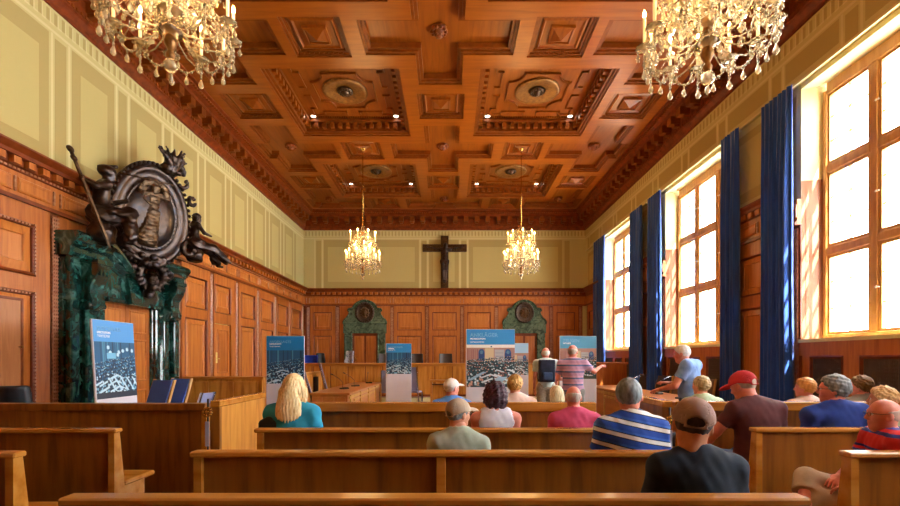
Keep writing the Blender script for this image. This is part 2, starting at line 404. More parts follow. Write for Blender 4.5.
# dentils and panel mouldings in the big coffers
def seg(mb, a, b, w, z0, z1):
    a = Vector(a); b = Vector(b); d = (b-a).normalized()*w/2; n = Vector((-d.y, d.x)); a = a-d; b = b+d
    mb.prism([tuple(a-n), tuple(b-n), tuple(b+n), tuple(a+n)], z0, z1, 'z')
for x, y in bigs:
    h = 1.26; z = ZC1+.36
    for side in (-1, 1):
        nn = 13
        for k in range(nn):
            t = -h+.07+(2*h-.14)*k/(nn-1)
            mb.mat(1).box(x+t-.05, x+t+.05, y+side*(h-.09), y+side*h, z-.22, z-.10)
            mb.mat(1).box(x+side*(h-.09), x+side*h, y+t-.05, y+t+.05, z-.22, z-.10)
        mb.mat(2).box(x-h, x+h, y+side*(h-.12), y+side*h, z-.10, z-.03); mb.mat(2).box(x+side*(h-.12), x+side*h, y-h, y+h, z-.10, z-.03)
        for k in range(40):
            t = -1.12+2.24*k/39
            mb.mat(2).box(x+t-.012, x+t+.012, y+side*1.10-.012, y+side*1.10+.012, z-.03, z)
    zz0, zz1 = z-.035, z
    mb.mat(1); s = 1.0; c = .62; q = .30
    # outer broken square
    for sx in (-1, 1):
        for sy in (-1, 1):
            P = [(x+sx*.16, y+sy*.97), (x+sx*.16, y+sy*.84), (x+sx*.70, y+sy*.84), (x+sx*.70, y+sy*.97), (x+sx*.97, y+sy*.97), (x+sx*.97, y+sy*.70), (x+sx*.84, y+sy*.70), (x+sx*.84, y+sy*.16), (x+sx*.97, y+sy*.16)]
            for a, b in zip(P, P[1:]): seg(mb, a, b, .035, zz0, zz1)
            # octagon with concave corners
            Q = [(x, y+sy*.66), (x+sx*.34, y+sy*.66)]+[(x+sx*(.34+.32*math.sin(t)), y+sy*(.34+.32*(math.cos(t)))) for t in []]
            arc = [(x+sx*(.66-.30*math.cos(t)), y+sy*(.66-.30*math.sin(t))) for t in [i*PI/2/6 for i in range(7)]]
            Q = [(x, y+sy*.66)]+arc[:1]+arc+[(x+sx*.66, y)]
            Q = [(x, y+sy*.66), (x+sx*.36, y+sy*.66)]+[(x+sx*(.66-.30*math.cos(t)), y+sy*(.66-.30*math.sin(t))) for t in [i*PI/2/6 for i in range(7)]]+[(x+sx*.66, y)]
            for a, b in zip(Q, Q[1:]): 
                if (Vector(a)-Vector(b)).length > .001: seg(mb, a, b, .04, zz0-.01, zz1)
struct(mb, 'ceiling', ['ceil_x', 'ceil_panel', 'ceil_dark'])

# ---- crown moulding, right round the room
mb = MB()
prof = [(0, ZC0-.02), (.03, ZC0-.02), (.035, ZC0+.03), (.10, ZC0+.10), (.13, ZC0+.12), (.13, ZC0+.22), (.13, ZC0+.24), (.13, ZC0+.40), (.36, ZC0+.42), (.36, ZC0+.49), (.42, ZC0+.52), (.47, ZC0+.56), (.47, ZC0+.60), (.52, ZC0+.62), (.52, ZC1+.02)]
room = [(XL, YR), (XL, YB), (XR, YB), (XR, YR), (XL, YR)]
sweep(mb, prof, room, caps=False)
def brackets(mb, x0, x1, y, axis, sgn, pitch, d0, d1, z0, z1, w):
    n = int(abs(x1-x0)/pitch)
    for k in range(n+1):
        t = x0+(x1-x0)*(k+.5)/(n+1)
        a, b = y+sgn*d0, y+sgn*d1
        if axis == 'y': mb.box(a, b, t-w/2, t+w/2, z0, z1)
        else: mb.box(t-w/2, t+w/2, a, b, z0, z1)
mb.mat(1)
for (a, b, y, ax, sg) in ((YR+.3, YB-.3, XL, 'y', 1), (YR+.3, YB-.3, XR, 'y', -1), (XL+.3, XR-.3, YB, 'x', -1)):
    brackets(mb, a, b, y, ax, sg, .42, .13, .35, ZC0+.25, ZC0+.415, .17)
    brackets(mb, a, b, y, ax, sg, .42, .13, .25, ZC0+.20, ZC0+.30, .12)
    brackets(mb, a, b, y, ax, sg, .085, .125, .145, ZC0+.15, ZC0+.19, .045)
    brackets(mb, a, b, y, ax, sg, .085, .42, .49, ZC0+.53, ZC0+.555, .045)
struct(mb, 'trim_2', ['crown', 'ceil_dark'])

# ---- walls (upper part painted cream, with a painted grid of panels and a comb frieze)
def painted(mb, u0, u1, z0, z1, strips, tf, low=False):
    mb.tf = tf
    mb.mat(0).box(u0, u1, z0, z1, -.25, 0)
    zt = ZC0-.03; z1s = ZC0
    u = u0+.06                                                    # comb frieze
    while u < u1-.1 and not low:
        mb.mat(1).box(u, u+.055, zt-.20, zt-.03, 0, .0015); mb.mat(2).box(u+.055, u+.075, zt-.22, zt-.03, 0, .0015); mb.mat(2).box(u+.055, u+.13, zt-.225, zt-.20, 0, .0016); u += .13
    if not low: mb.mat(2).box(u0, u1, zt-.33, zt-.29, 0, .002)
    top = zt-.34
    for a, b in zip(strips, strips[1:]):
        lo, hi = a+.20, b-.20
        if hi-lo < .3: continue
        mb.mat(1).box(a-.10, a+.10, z0, top-.05, 0, .0015)            # tan strip on the pilaster line
        for s_ in (-.17, .13): mb.mat(2).box(a+s_, a+s_+.04, z0, top, 0, .002)
        mb.mat(1).rings(lo, hi, z0+.10, top-.02, [(0, 0), (0, .0015)])
        mb.mat(3).rings(lo+.16, hi-.16, z0+.38, top-.30, [(0, 0), (0, .003)]) if top-z0 > 1 else None
    a = strips[-1]; mb.mat(1).box(a-.10, a+.10, z0, top-.05, 0, .0015)
    mb.tf = None
CR = ['cream', 'cream_dark', 'cream_line', 'cream_inner']
tfL = lambda u, v, w: (XL+w, u, v)
tfB = lambda u, v, w: (u, YB-w, v)
tfR = lambda u, v, w: (XR2-w, u, v)
tfRu = lambda u, v, w: (XR-w, u, v)
LS = [-2.8, -1.45, -.1, 1.25, 2.6, 3.95, 5.28, 6.60, 7.92, 9.62, 10.95, 12.26, 13.60, 14.96, 16.30, 17.70]
BS = [-5.5, -4.36, -2.23, -.86, .51, 1.85, 3.99, 5.13]
mb = MB(); painted(mb, YR, YB+.25, ZW-.1, ZC1, [-2.2, -.94, .34, 1.62, 2.9, 4.18, 5.46, 6.74, 8.02, 9.30, 10.58, 11.86, 13.14, 14.42, 15.70, 17.0], tfL)
mb.tf = tfL; mb.mat(0).box(YR, YB+.25, 0, ZW-.1, -.25, 0); mb.tf = None
# wainscot panelling -------------------------------------------------
RP_UP = [(0, .05), (.03, .05), (.05, .035), (.07, .03), (.07, .015), (.10, .012), (.20, .04), (.22, .05)]
def wain(mb, tf, strips, u0, u1, skip=(), zbase=.0, double=True):
    """boards 4 wall wood, 5 panel wood, 6 dark, 7 reed"""
    mb.tf = tf
    for a, b in zip(strips, strips[1:]):
        if (a, b) in skip: continue
        lo, hi = a+.08, b-.08
        stile = .13 if hi-lo < 1.3 else .16
        mb.mat(4)
        # frame built as stiles and rails round the openings
        mb.box(lo, lo+stile, zbase, 3.57, 0, .05); mb.box(hi-stile, hi, zbase, 3.57, 0, .05)
        mb.box(lo+stile, hi-stile, 3.33, 3.57, 0, .05); mb.box(lo+stile, hi-stile, 2.41, 2.62, 0, .05); mb.box(lo+stile, hi-stile, zbase, zbase+.28, 0, .05)
        for z0, z1 in ((2.62, 3.33), (zbase+.28, 2.41)):
            mb.mat(6).rings(lo+stile, hi-stile, z0, z1, [(0, .05), (.012, .062), (.03, .05), (.035, .012)], cap=False)
            mb.mat(5).rings(lo+stile+.035, hi-stile-.035, z0+.035, z1-.035, [(0, .012), (.10, .035), (.115, .022)], cap=True)
    for a in strips:
        if any(abs(a-x) < .01 for x in (7.92,)): continue
        mb.mat(6).box(a-.085, a+.085, zbase, 3.57, 0, .02)
        for k in (-1, 0, 1):
            mb.mat(7).box(a+k*.036-.013, a+k*.036+.013, zbase+.2, 3.52, .02, .045, .006)
    # frieze
    mb.mat(4).box(u0, u1, 3.57, 3.96, 0, .06); mb.mat(6).box(u0, u1, 3.57, 3.61, .06, .10); mb.mat(6).box(u0, u1, 3.61, 3.63, .06, .075)
    for a, b in zip(strips, strips[1:]):
        for t in (a-.07, a+.04, (a+b)/2): mb.mat(7).box(t, t+.03, 3.68, 3.88, .06, .085, .006)
        for t0, t1 in ((a+.10, (a+b)/2-.03), ((a+b)/2+.06, b-.10)): mb.mat(5).rings(t0, t1, 3.68, 3.88, [(0, .06), (.01, .075), (.03, .07), (.05, .062)])
    mb.tf = None
WCOR = [(.06, 3.94), (.09, 3.95), (.09, 3.98), (.115, 4.0), (.115, 4.09), (.19, 4.10), (.19, 4.15), (.23, 4.18), (.26, 4.21), (.26, 4.235), (0, 4.245)]
WM = CR+['wall_wood', 'wall_panel', 'wall_dark', 'reed']
skipL = [(6.60, 7.92), (7.92, 9.62), (10.95, 12.26), (3.95, 5.28), (5.28, 6.60)]
wain(mb, tfL, LS, YR, YB, skipL)
# board behind the portal and beside the doors
mb.tf = tfL; mb.mat(4).box(6.66, 7.33, 0, 3.57, 0, .03); mb.box(8.67, 9.56, 0, 3.57, 0, .03); mb.box(7.33, 8.67, 2.5, 3.57, 0, .03)
# bay with the service door (10.95 - 12.26)
mb.mat(4); lo, hi = 11.03, 12.18
mb.box(lo, 11.08, 0, 3.57, 0, .05); mb.box(11.90, hi, 0, 3.57, 0, .05); mb.box(11.08, 11.90, 3.33, 3.57, 0, .05); mb.box(11.08, 11.90, 2.37, 2.62, 0, .05)
mb.mat(6).rings(11.08, 11.90, 2.62, 3.33, [(0, .05), (.012, .062), (.03, .05), (.035, .012)], cap=False)
mb.mat(5).rings(11.115, 11.865, 2.655, 3.295, [(0, .012), (.13, .045), (.145, .03)])
mb.mat(6).box(11.82, 11.90, 0, 2.37, 0, .02)  # dark strip painted as the shade in the ajar door's gap
# wide bay with the cupboard door nearest the viewer
mb.mat(4); mb.box(4.05, 4.45, 0, 3.57, 0, .05); mb.box(6.28, 6.50, 0, 3.57, 0, .05); mb.box(4.45, 6.28, 3.33, 3.57, 0, .05); mb.box(4.45, 6.28, 2.41, 2.62, 0, .05); mb.box(4.45, 6.28, 0, .1, 0, .05)
for z0, z1 in ((2.62, 3.33), (.1, 2.41)):
    mb.mat(6).rings(4.45, 6.28, z0, z1, [(0, .05), (.02, .07), (.05, .05), (.055, .02)], cap=False)
    mb.mat(5).rings(4.505, 6.225, z0+.055, z1-.055, [(0, .02), (.12, .045), (.135, .03)], cap=True)
    n = int((z1-z0)/.05)
    for k in range(n): mb.mat(7).box(6.24, 6.265, z0+.03+k*.05, z0+.058+k*.05, .05, .075)
    for k in range(34): mb.mat(7).box(4.50+k*.05, 4.53+k*.05, z1-.04, z1-.015, .05, .075)
for k in range(64): mb.mat(7).box(6.545, 6.655, .1+k*.054, .125+k*.054, .045, .055)
mb.mat(4).box(4.45, 6.28, 0, 3.5, 0, .015)
mb.tf = None
mb.mat(6)
sweep(mb, WCOR, [(XL, YR), (XL, YB), (XR2, YB), (XR2, WIN[0]+.1)])
brackets(mb.mat(4), YR+.1, YB-.3, XL, 'y', 1, .21, .11, .185, 4.0, 4.09, .105)
brackets(mb.mat(7), YR+.1, YB-.3, XL, 'y', 1, .06, .085, .10, 3.955, 3.98, .035)
struct(mb, 'wall_left', WM)

mb = MB(); painted(mb, XL-.25, XF+.3, ZW-.1, ZC1, [-5.10, -.98, .58, 4.62], tfB)
mb.tf = tfB; mb.mat(0).box(XL-.25, XF+.3, 0, ZW-.1, -.25, 0)
mb.tf = None
wain(mb, tfB, BS, XL, XR2, [(-4.36, -2.23), (1.85, 3.99)], zbase=.24)
mb.tf = tfB
for c in (-3.27, 2.93):
    mb.mat(4).box(c-1.0, c-.5, .24, 3.57, 0, .03); mb.box(c+.5, c+.97, .24, 3.57, 0, .03); mb.box(c-.5, c+.5, 2.52, 3.57, 0, .03)
mb.mat(6).box(XL, -5.58, .24, 3.57, 0, .04); mb.tf = None
brackets(mb.mat(4), XL+.3, XR2-.3, YB, 'x', -1, .21, .11, .185, 4.0, 4.09, .105)
struct(mb, 'wall_back', WM)

# right wall : upper band, ledge, piers, window recesses with splayed reveals, aprons with grilles
mb = MB(); painted(mb, YR, YB+.25, 5.73, ZC1, [-1, .4, 1.9, 3.3, 4.7, 6.1, 7.5, 9.0, 10.4, 11.9, 13.3, 14.8, 16.2, 17.6], tfRu)
mb.mat(2).box(XR-.012, XR+.02, YR, YB, 5.71, 5.745)
ZS, ZH = 1.80, 5.55
pier = []; prev = YB
for w in WIN: pier.append((w+.08, prev)); prev = w-WW-.08
pier.append((YR, prev))
for a, b in pier:
    mb.tf = tfR; mb.mat(0).box(a, b, 0, 5.73, -.6, 0)
    mb.mat(1).rings(a+.10, b-.10, ZW+.12, 5.60, [(0, 0), (0, .002)]); mb.mat(3).rings(a+.22, b-.22, ZW+.3, 5.45, [(0, .002), (0, .004)])
    mb.tf = None
    st = [a+.07, b-.07] if b-a > .6 else [a+.05, b-.05]
    if b < 17: wain(mb, tfR, st, a, b)
    else: wain(mb, tfR, [a+.1, b-.1], a, b)
    if a < 15: mb.mat(6); sweep(mb, [(d*.5, z) for d, z in WCOR], [(XR2, b), (XR2, a+.38)]); brackets(mb.mat(4), a+.40, b-.02, XR2, 'y', -1, .21, .05, .092, 4.0, 4.09, .105)
for w in WIN:
    a, b = w-WW, w
    # lintel soffit, below-sill wall, splayed reveals (wood below tinted as if sunlit, cream above)
    mb.mat(8).box(XR2, XF+.3, a-.08, b+.08, ZH+.10, 5.73)
    mb.mat(4).box(XR2, XF+.3, a-.08, b+.08, 0, ZS-.05)
    for (yy, y2) in ((a, a-.08), (b, b+.08)):
        mb.mat(10).quad((XR2, y2, ZS), (XF, yy, ZS), (XF, yy, ZW), (XR2, y2, ZW)); mb.mat(8).quad((XR2, y2, ZW), (XF, yy, ZW), (XF, yy, ZH+.1), (XR2, y2, ZH+.1))
        mb.mat(8).box(XF, XF+.3, min(yy, y2)-.001, max(yy, y2), ZS-.05, ZH+.1)
        s = 1 if y2 > yy else -1
        for z0, z1 in ((2.0, 2.9), (3.0, 4.1)):     # small panels on the reveal
            for q0, q1 in ((.06, .09), (.23, .26)):
                f = lambda q: y2+(yy-y2)*(q/(XF-XR2))-s*.006
                mb.mat(10).quad((XR2+q0, f(q0), z0), (XR2+q1, f(q1), z0), (XR2+q1, f(q1), z1), (XR2+q0, f(q0), z1))
    # apron : frame + two grilles
    mb.tf = tfR; mb.mat(4).box(a-.08, b+.08, 1.55, ZS-.05, 0, .03); mb.mat(6).box(a-.08, b+.08, .0, .15, 0, .05)
    mb.mat(8).box(a-.08, b+.08, ZS-.05, ZS, -.35, .05)
    n = 3; ww = (b-a)/n
    for k in range(n):
        u0, u1 = a+k*ww, a+(k+1)*ww
        mb.mat(4).box(u0, u0+.12, .15, 1.55, 0, .03); mb.box(u1-.12, u1, .15, 1.55, 0, .03)
        mb.mat(6).rings(u0+.12, u1-.12, .2, 1.55, [(0, .03), (.02, .045), (.05, .02)], cap=False)
        mb.mat(9).box(u0+.16, u1-.16, .22, 1.52, 0, .008)
        for q in range(26): mb.box(u0+.17, u1-.17, .26+q*.048, .275+q*.048, .008, .016)
        for q in range(16): x = u0+.19+q*(ww-.38)/15; mb.box(x-.006, x+.006, .24, 1.5, .008, .02)
    mb.tf = None
M['reveal'] = mat('reveal_wood_lit', '#a0684c', .45)  # pinkish wood tone with sun and flare put into the colour
struct(mb, 'wall_right', WM+['plaster', 'grille', 'reveal'])
mb = MB(); mb.box(XL-.3, XF+.4, YR-.3, YR, 0, ZC1+.3); mb.mat(1).box(XL, XF, YR, YR+.05, 0, ZW); struct(mb, 'wall_rear', ['cream', 'wall_wood'])

# windows
for wi, w in enumerate(WIN):
    a, b = w-WW, w
    root = MB(); ft = .07
    root.box(XF-.06, XF+.06, a, a+ft, ZS, ZH, .01); root.box(XF-.06, XF+.06, b-ft, b, ZS, ZH, .01); root.box(XF-.06, XF+.06, a+ft, b-ft, ZS, ZS+.07, .01); root.box(XF-.06, XF+.06, a+ft, b-ft, ZH-.07, ZH+.1, .01)
    pitch = (b-a)/3; zz = [ZS, 3.12, 4.36, ZH]
    for k in (1, 2): root.box(XF-.05, XF+.05, a+k*pitch-.055, a+k*pitch+.055, ZS+.07, ZH-.07, .01)
    for z in zz[1:3]:
        for k in range(3): root.box(XF-.05, XF+.05, a+k*pitch+.055, a+(k+1)*pitch-.055, z-.06, z+.06, .01)
    wo = root.build('window_%d' % (wi+1), 'frame'); wo['kind'] = 'structure'
    for k in range(3):
        for j in range(3):
            y0, y1 = a+k*pitch+.055, a+(k+1)*pitch-.055; z0, z1 = zz[j]+.06, zz[j+1]-.06
            m = MB(); t = .045; x0, x1 = XF-.03, XF+.03
            m.box(x0, x1, y0+.004, y0+t, z0, z1); m.box(x0, x1, y1-t, y1-.004, z0, z1); m.box(x0, x1, y0+t, y1-t, z0+.004, z0+t); m.box(x0, x1, y0+t, y1-t, z1-t, z1-.004)
            ym = (y0+y1)/2; m.box(x0+.02, x1-.005, ym-.006, ym+.006, z0+t, z1-t)
            for q in (1, 2): zq = z0+(z1-z0)*q/3; m.box(x0+.02, x1-.005, y0+t, y1-t, zq-.006, zq+.006)
            so = m.build('sash', 'frame', wo)
            g = MB(); g.box(XF-.003, XF+.003, y0+t, y1-t, z0+t, z1-t); g.build('pane', 'glass', so)
            if k < 2:
                h = MB(); zc = (z0+z1)/2; h.ball((x0-.012, y1+.02, zc), .02); h.box(x0-.02, x0, y1-.02, y1+.06, zc-.008, zc+.008); h.build('handle', 'white_metal', so)

# doors set in the panelling
def wall_door(name, tf, u0, u1, z0, z1, mats=('wall_panel', 'wall_wood'), w=.045, rail=1.05):
    m = MB(tf); m.box(u0, u1, z0, z1, w-.03, w)
    for a, b in ((z0+.1, z0+rail-.08), (z0+rail+.08, z1-.12)):
        m.mat(1).rings(u0+.10, u1-.10, a, b, [(0, w), (.012, w+.014), (.03, w+.012), (.035, w+.002), (.06, w+.003), (.12, w+.014)])
    return struct(m, name, list(mats))
d1 = wall_door('door_1', tfL, 11.09, 11.82, .02, 2.35)
m = MB(tfL); m.box(11.13, 11.20, 1.40, 1.66, .045, .055, .004); m.ball((0, 0, 0), .001, 4, 3) if False else None; m.box(11.16, 11.20, 1.50, 1.515, .055, .11); M['plate'] = mat('polished_plate', '#e8d890', .3, .3); m.build('handle_plate', 'plate', d1)
m = MB(tfL); m.box(4.9, 6.08, .15, 2.30, .035, .06); m.mat(1).rings(4.9, 6.08, .15, 2.30, [(0, .06), (0, .066), (.03, .066), (.035, .061)], cap=False)
M['pale_door'] = noisy('pale_door_wood', ['#a8683c', '#bc7c4c'], (5, 5, .5), 3, 5, .4, dist=1.5)
d2 = struct(m, 'door_2', ['pale_door', 'wall_dark'])
m = MB(tfL); m.lathe([(.004, .06), (.004, .09), (.018, .10), (.018, .115), (.006, .122)], (0,0,0), 10, 'z'); m = MB(); m.lathe([(.005, 0), (.005, .03), (.018, .04), (.018, .055), (.006, .062)], (XL+.06, 6.02, 1.66), 10, 'x'); m.build('knob', 'old_brass', d2)
# portal door of the left wall (double, panelled) and the two end-wall doors
for u0, u1 in ((7.34, 7.995), (8.005, 8.66)):
    m = MB(tfL); m.box(u0, u1, 0, 2.46, .02, .06)
    for a, b in ((.12, .95), (1.1, 1.85), (1.95, 2.36)): m.mat(1).rings(u0+.10, u1-.10, a, b, [(0, .06), (.012, .075), (.03, .072), (.035, .062), (.10, .068)])
    d = struct(m, 'door_%d' % (3 if u0 < 8 else 4), ['wall_wood', 'wall_panel'])
for i, c in enumerate((-3.27, 2.93)):
    m = MB(tfB); m.box(c-.49, c+.49, .24, 2.52, .02, .05)
    for q0, q1 in ((c-.42, c-.04), (c+.04, c+.42)):
        for a, b in ((.40, 1.15), (1.28, 2.40)): m.mat(1).rings(q0, q1, a, b, [(0, .05), (.01, .062), (.025, .06), (.03, .052), (.08, .058)])
    d = struct(m, 'door_%d' % (5+i), ['wall_dark', 'wall_wood'])
    m = MB(); m.box(c-.40, c-.36, YB-.07, YB-.05, 1.42, 1.62, .004); m.box(c-.40, c-.28, YB-.11, YB-.095, 1.50, 1.52); m.box(c-.39, c-.375, YB-.11, YB-.05, 1.50, 1.52); m.build('handle', 'brass', d)

# ceiling fittings
def fit_vent(x, y):
    r = thing('ceiling_vent', '', 'vent', (x, y, ZC1+.36))
    m = MB(); m.lathe([(.50, 0), (.50, -.03), (.47, -.045), (.40, -.03), (.20, .0), (.16, .0)], (0,0,-.001), 28); m.build('dish', 'old_brass', r)
    m = MB(); m.lathe([(.17, -.002), (.17, -.03), (.13, -.05), (.10, -.03), (.09, -.06), (.06, -.09), (.03, -.11), (.005, -.115)], (0,0,0), 16)
    for k in range(12): a = k*PI/6; m.ball((.13*math.cos(a), .13*math.sin(a), -.045), (.03, .03, .02), 6, 4)
    m.build('louvre', 'bronze_b', r); return r
NM = {(-1, 0): 'far left coffer', (1, 0): 'far right coffer', (-1, 1): 'nearer left coffer', (1, 1): 'nearer right coffer'}
for j, cy in enumerate(rowsY[:2]):
    for sx in (-1, 1):
        x = XC+sx*2.17; v = fit_vent(x, cy); v['label'] = 'round dished brass ceiling vent in the '+NM[(sx, j)]; v['group'] = 'round ceiling vents'
        for q in (-1, 1):
            m = MB(); m.lathe([(.075, .0), (.075, -.012), (.06, -.014), (.055, -.004)], (0,0,0), 18)
            o = m.build('downlight', 'white_metal'); o.location = (x+q*1.03, cy+1.07, ZC1+.358)
            g = MB(); g.lathe([(.056, -.004), (.054, -.006), (.01, -.006)], (0,0,0), 18); g.build('lens', 'down', o)
            tag(o, 'small white recessed downlight at the %s side of the %s' % ('left' if q < 0 else 'right', NM[(sx, j)]), 'downlight', 'recessed downlights')
RN = {(0, 12.62): 'far central cross coffer', (0, 8.18): 'near central cross coffer', (0, 16.85): 'central cross coffer touching the end wall crown',
      (-2, 12.62): 'cross coffer by the left wall, middle of the ceiling', (2, 12.62): 'cross coffer by the right wall, middle of the ceiling', (2, 16.85): 'far right corner coffer', (-2, 16.85): 'far left corner coffer', (-2, 8.18): 'cross coffer by the left wall, nearer the viewer', (2, 8.18): 'cross coffer by the right wall, nearer the viewer'}
for (sx, cy), nm in RN.items():
    m = MB(); m.lathe([(.15, .0), (.16, -.03), (.13, -.06), (.09, -.06), (.085, -.10), (.05, -.15), (.02, -.16), (.004, -.16)], (0,0,0), 14)
    for k in range(10): a = k*PI/5; m.ball((.125*math.cos(a), .125*math.sin(a), -.05), (.04, .04, .03), 6, 4)
    for k in range(6): a = k*PI/3; m.ball((.055*math.cos(a), .055*math.sin(a), -.12), (.03, .03, .025), 6, 4)
    o = m.build('ceiling_rosette', 'ceil_dark'); o.location = (XC+sx*2.13-(.05*sx if sx else 0), cy-.1*(cy > 16), ZC1+.17)
    tag(o, 'carved wooden boss in the '+nm, 'ceiling rosette', 'carved ceiling bosses')
# flat fluorescent-free dark grille patch above the cross, on the crown

# ================================================================== FIGURE BUILDER
def head_local(q):
    d = sd_ell(q, (0, -.012, .030), (.077, .098, .093))
    d = smin(d, sd_ell(q, (0, .022, -.035), (.058, .068, .085)), .04)
    d = smin(d, sd_cone(q, (0, .062, -.088), (0, .055, -.095), .026, .026), .03)
    d = smin(d, sd_cone(q, (-.03, .078, .030), (.03, .078, .030), .012, .012), .02)
    for s in (-1, 1):
        d = -smin(-d, sd_ell(q, (s*.031, .098, .014), (.017, .014, .011)), .012)
        d = smin(d, sd_ell(q, (s*.038, .062, -.02), (.02, .022, .022)), .02)
        d = smin(d, sd_ell(q, (s*.079, -.008, -.002), (.010, .021, .032)), .008)
    d = smin(d, sd_cone(q, (0, .088, .020), (0, .108, -.016), .008, .012), .010)
    d = smin(d, sd_ell(q, (0, .094, -.024), (.018, .014, .009)), .008)
    d = smin(d, sd_ell(q, (0, .083, -.047), (.024, .014, .006)), .006)
    d = smin(d, sd_ell(q, (0, .081, -.058), (.021, .014, .007)), .006)
    d = smin(d, sd_cone(q, (0, -.020, -.06), (0, -.035, -.165), .056, .060), .035)
    return d
HEAD = nets(head_local, (-.105, -.125, -.20), (.105, .135, .14), .0075)
def hair_sdf(kind):
    def f(q):
        x, y, z = q[:, 0], q[:, 1], q[:, 2]
        infl = {'short': .006, 'crop': .002, 'wavy': .014, 'curly': .036, 'curly2': .018, 'long': .012, 'bob': .014, 'fringe': .003}[kind]
        d = sd_ell(q, (0, -.014, .032), (.080+infl, .101+infl, .096+infl))
        if kind == 'long':
            b = sd_ell(q, (-.01, -.125, -.23), (.115, .06, .24)); d = smin(d, b, .06)
            d = smin(d, sd_cone(q, (.085, -.03, -.02), (.13, -.08, -.26), .035, .03), .05); d = smin(d, sd_cone(q, (-.085, -.03, -.02), (-.13, -.07, -.34), .035, .035), .05)
        if kind == 'bob':
            d = smin(d, sd_ell(q, (0, -.045, -.06), (.108, .075, .115)), .05)
        if kind == 'curly':
            d = smin(d, sd_ell(q, (0, -.055, -.03), (.125, .10, .13)), .05)
        face = .8*y-.6*(z-.07)-(.058 if kind != 'fringe' else .03)
        d = np.maximum(d, face)
        if kind in ('short', 'crop', 'wavy', 'curly2', 'fringe'):
            d = np.maximum(d, -(z+.070+.0*y)+np.maximum(0, y+.03)*.9)
        if kind == 'fringe': d = np.maximum(d, z-.035-.25*np.maximum(0, -y)); d = np.maximum(d, .8*y-.02)
        if kind == 'curly': d = d+wob(q, 75, .011, 3)+wob(q, 140, .004, 5)
        elif kind == 'curly2': d = d+wob(q, 110, .008, 4)
        elif kind in ('long', 'bob'): d = d+np.sin(x*260+np.sin(z*30)*2)*.0022+np.sin(np.arctan2(y+.03, x)*34+z*20)*.0025
        elif kind == 'wavy': d = d+wob(q, 90, .005, 6)
        else: d = d+wob(q, 150, .0022, 7)
        return d
    return f
_hair = {}
def hair_mesh(kind):
    if kind not in _hair:
        lo = {'long': (-.20, -.22, -.48), 'bob': (-.15, -.16, -.2), 'curly': (-.17, -.19, -.2)}.get(kind, (-.13, -.15, -.11))
        _hair[kind] = nets(hair_sdf(kind), lo, (-lo[0], .13, .18), .0075 if kind != 'long' else .009)
    return _hair[kind]
def cap_sdf(q):
    x, y, z = q[:, 0], q[:, 1], q[:, 2]
    d = sd_ell(q, (0, -.012, .035), (.092, .114, .103)); inner = sd_ell(q, (0, -.012, .033), (.084, .106, .094))
    d = np.maximum(d, -(z-.028)-np.maximum(0, -y-.02)*.42); d = np.maximum(d, -inner)
    d = np.maximum(d, -sd_ell(q, (0, -.125, .005), (.040, .04, .026)))           # opening at the back
    d = smin(d, sd_cone(q, (-.045, -.103, -.012), (.045, -.103, -.012), .006, .006), .006)
    seam = np.abs(np.sin(3*np.arctan2(y+.012, x)))
    d = d-.0015*(seam < .04)
    br = sd_ell(q, (0, .105, .032), (.078, .095, .03)); br = np.maximum(br, -sd_ell(q, (0, .10, .018), (.082, .099, .03))); br = np.maximum(br, -(y-.05))
    d = smin(d, br, .006); return smin(d, sd_ell(q, (0, -.012, .139), (.009, .009, .006)), .004)
CAP = nets(cap_sdf, (-.11, -.15, -.03), (.11, .21, .16), .006)
def hand_sdf(q):
    d = sd_ell(q, (0, .048, 0), (.038, .050, .015)); d = smin(d, sd_cone(q, (0, -.03, 0), (0, .02, 0), .026, .024), .02)
    for i, (x, l) in enumerate(((-.029, .066), (-.010, .076), (.010, .072), (.028, .056))):
        a = (x, .088, 0); b = (x*1.12, .088+l*.48, -.010); c = (x*1.15, .088+l*.86, -.034)
        d = smin(d, np.minimum(sd_cone(q, a, b, .0098, .009), sd_cone(q, b, c, .009, .0075)), .006)
    a = (-.030, .020, -.004); b = (-.058, .052, -.014); c = (-.060, .085, -.026)
    return smin(d, np.minimum(sd_cone(q, a, b, .015, .0115), sd_cone(q, b, c, .0115, .009)), .010)
HAND = nets(hand_sdf, (-.085, -.065, -.06), (.055, .175, .03), .0052)
def rotm(yaw=0, pitch=0, roll=0):
    """yaw + turns left, pitch + looks up, roll + leans right"""
    return np.array(Matrix.Rotation(yaw, 3, 'Z') @ Matrix.Rotation(pitch, 3, 'X') @ Matrix.Rotation(roll, 3, 'Y'))
SEAT = dict(pel=(0, 0, .56), waist=(0, -.015, .72), chest=(0, -.01, .93), neck=(0, .0, 1.10), head=(0, .035, 1.235),
            sh=(.18, -.01, 1.015), el=(.235, .03, .76), wr=(.12, .24, .66), hip=(.095, .02, .53), kn=(.12, .43, .52), an=(.12, .42, .09), toe=(.13, .55, .04))
STAND = dict(pel=(0, 0, .95), waist=(0, .01, 1.10), chest=(0, .0, 1.30), neck=(0, -.005, 1.47), head=(0, .03, 1.61),
             sh=(.19, 0, 1.41), el=(.235, -.01, 1.13), wr=(.225, .09, .89), hip=(.095, 0, .92), kn=(.10, .02, .50), an=(.11, -.02, .09), toe=(.14, .12, .03))
def joints(base, **ov):
    J = {}
    for k, v in base.items():
        if k in ('pel', 'waist', 'chest', 'neck', 'head'): J[k] = A(*v)
        else: J[k+'R'] = A(*v); J[k+'L'] = A(-v[0], v[1], v[2])
    for k, v in ov.items(): J[k] = A(*v)
    return J
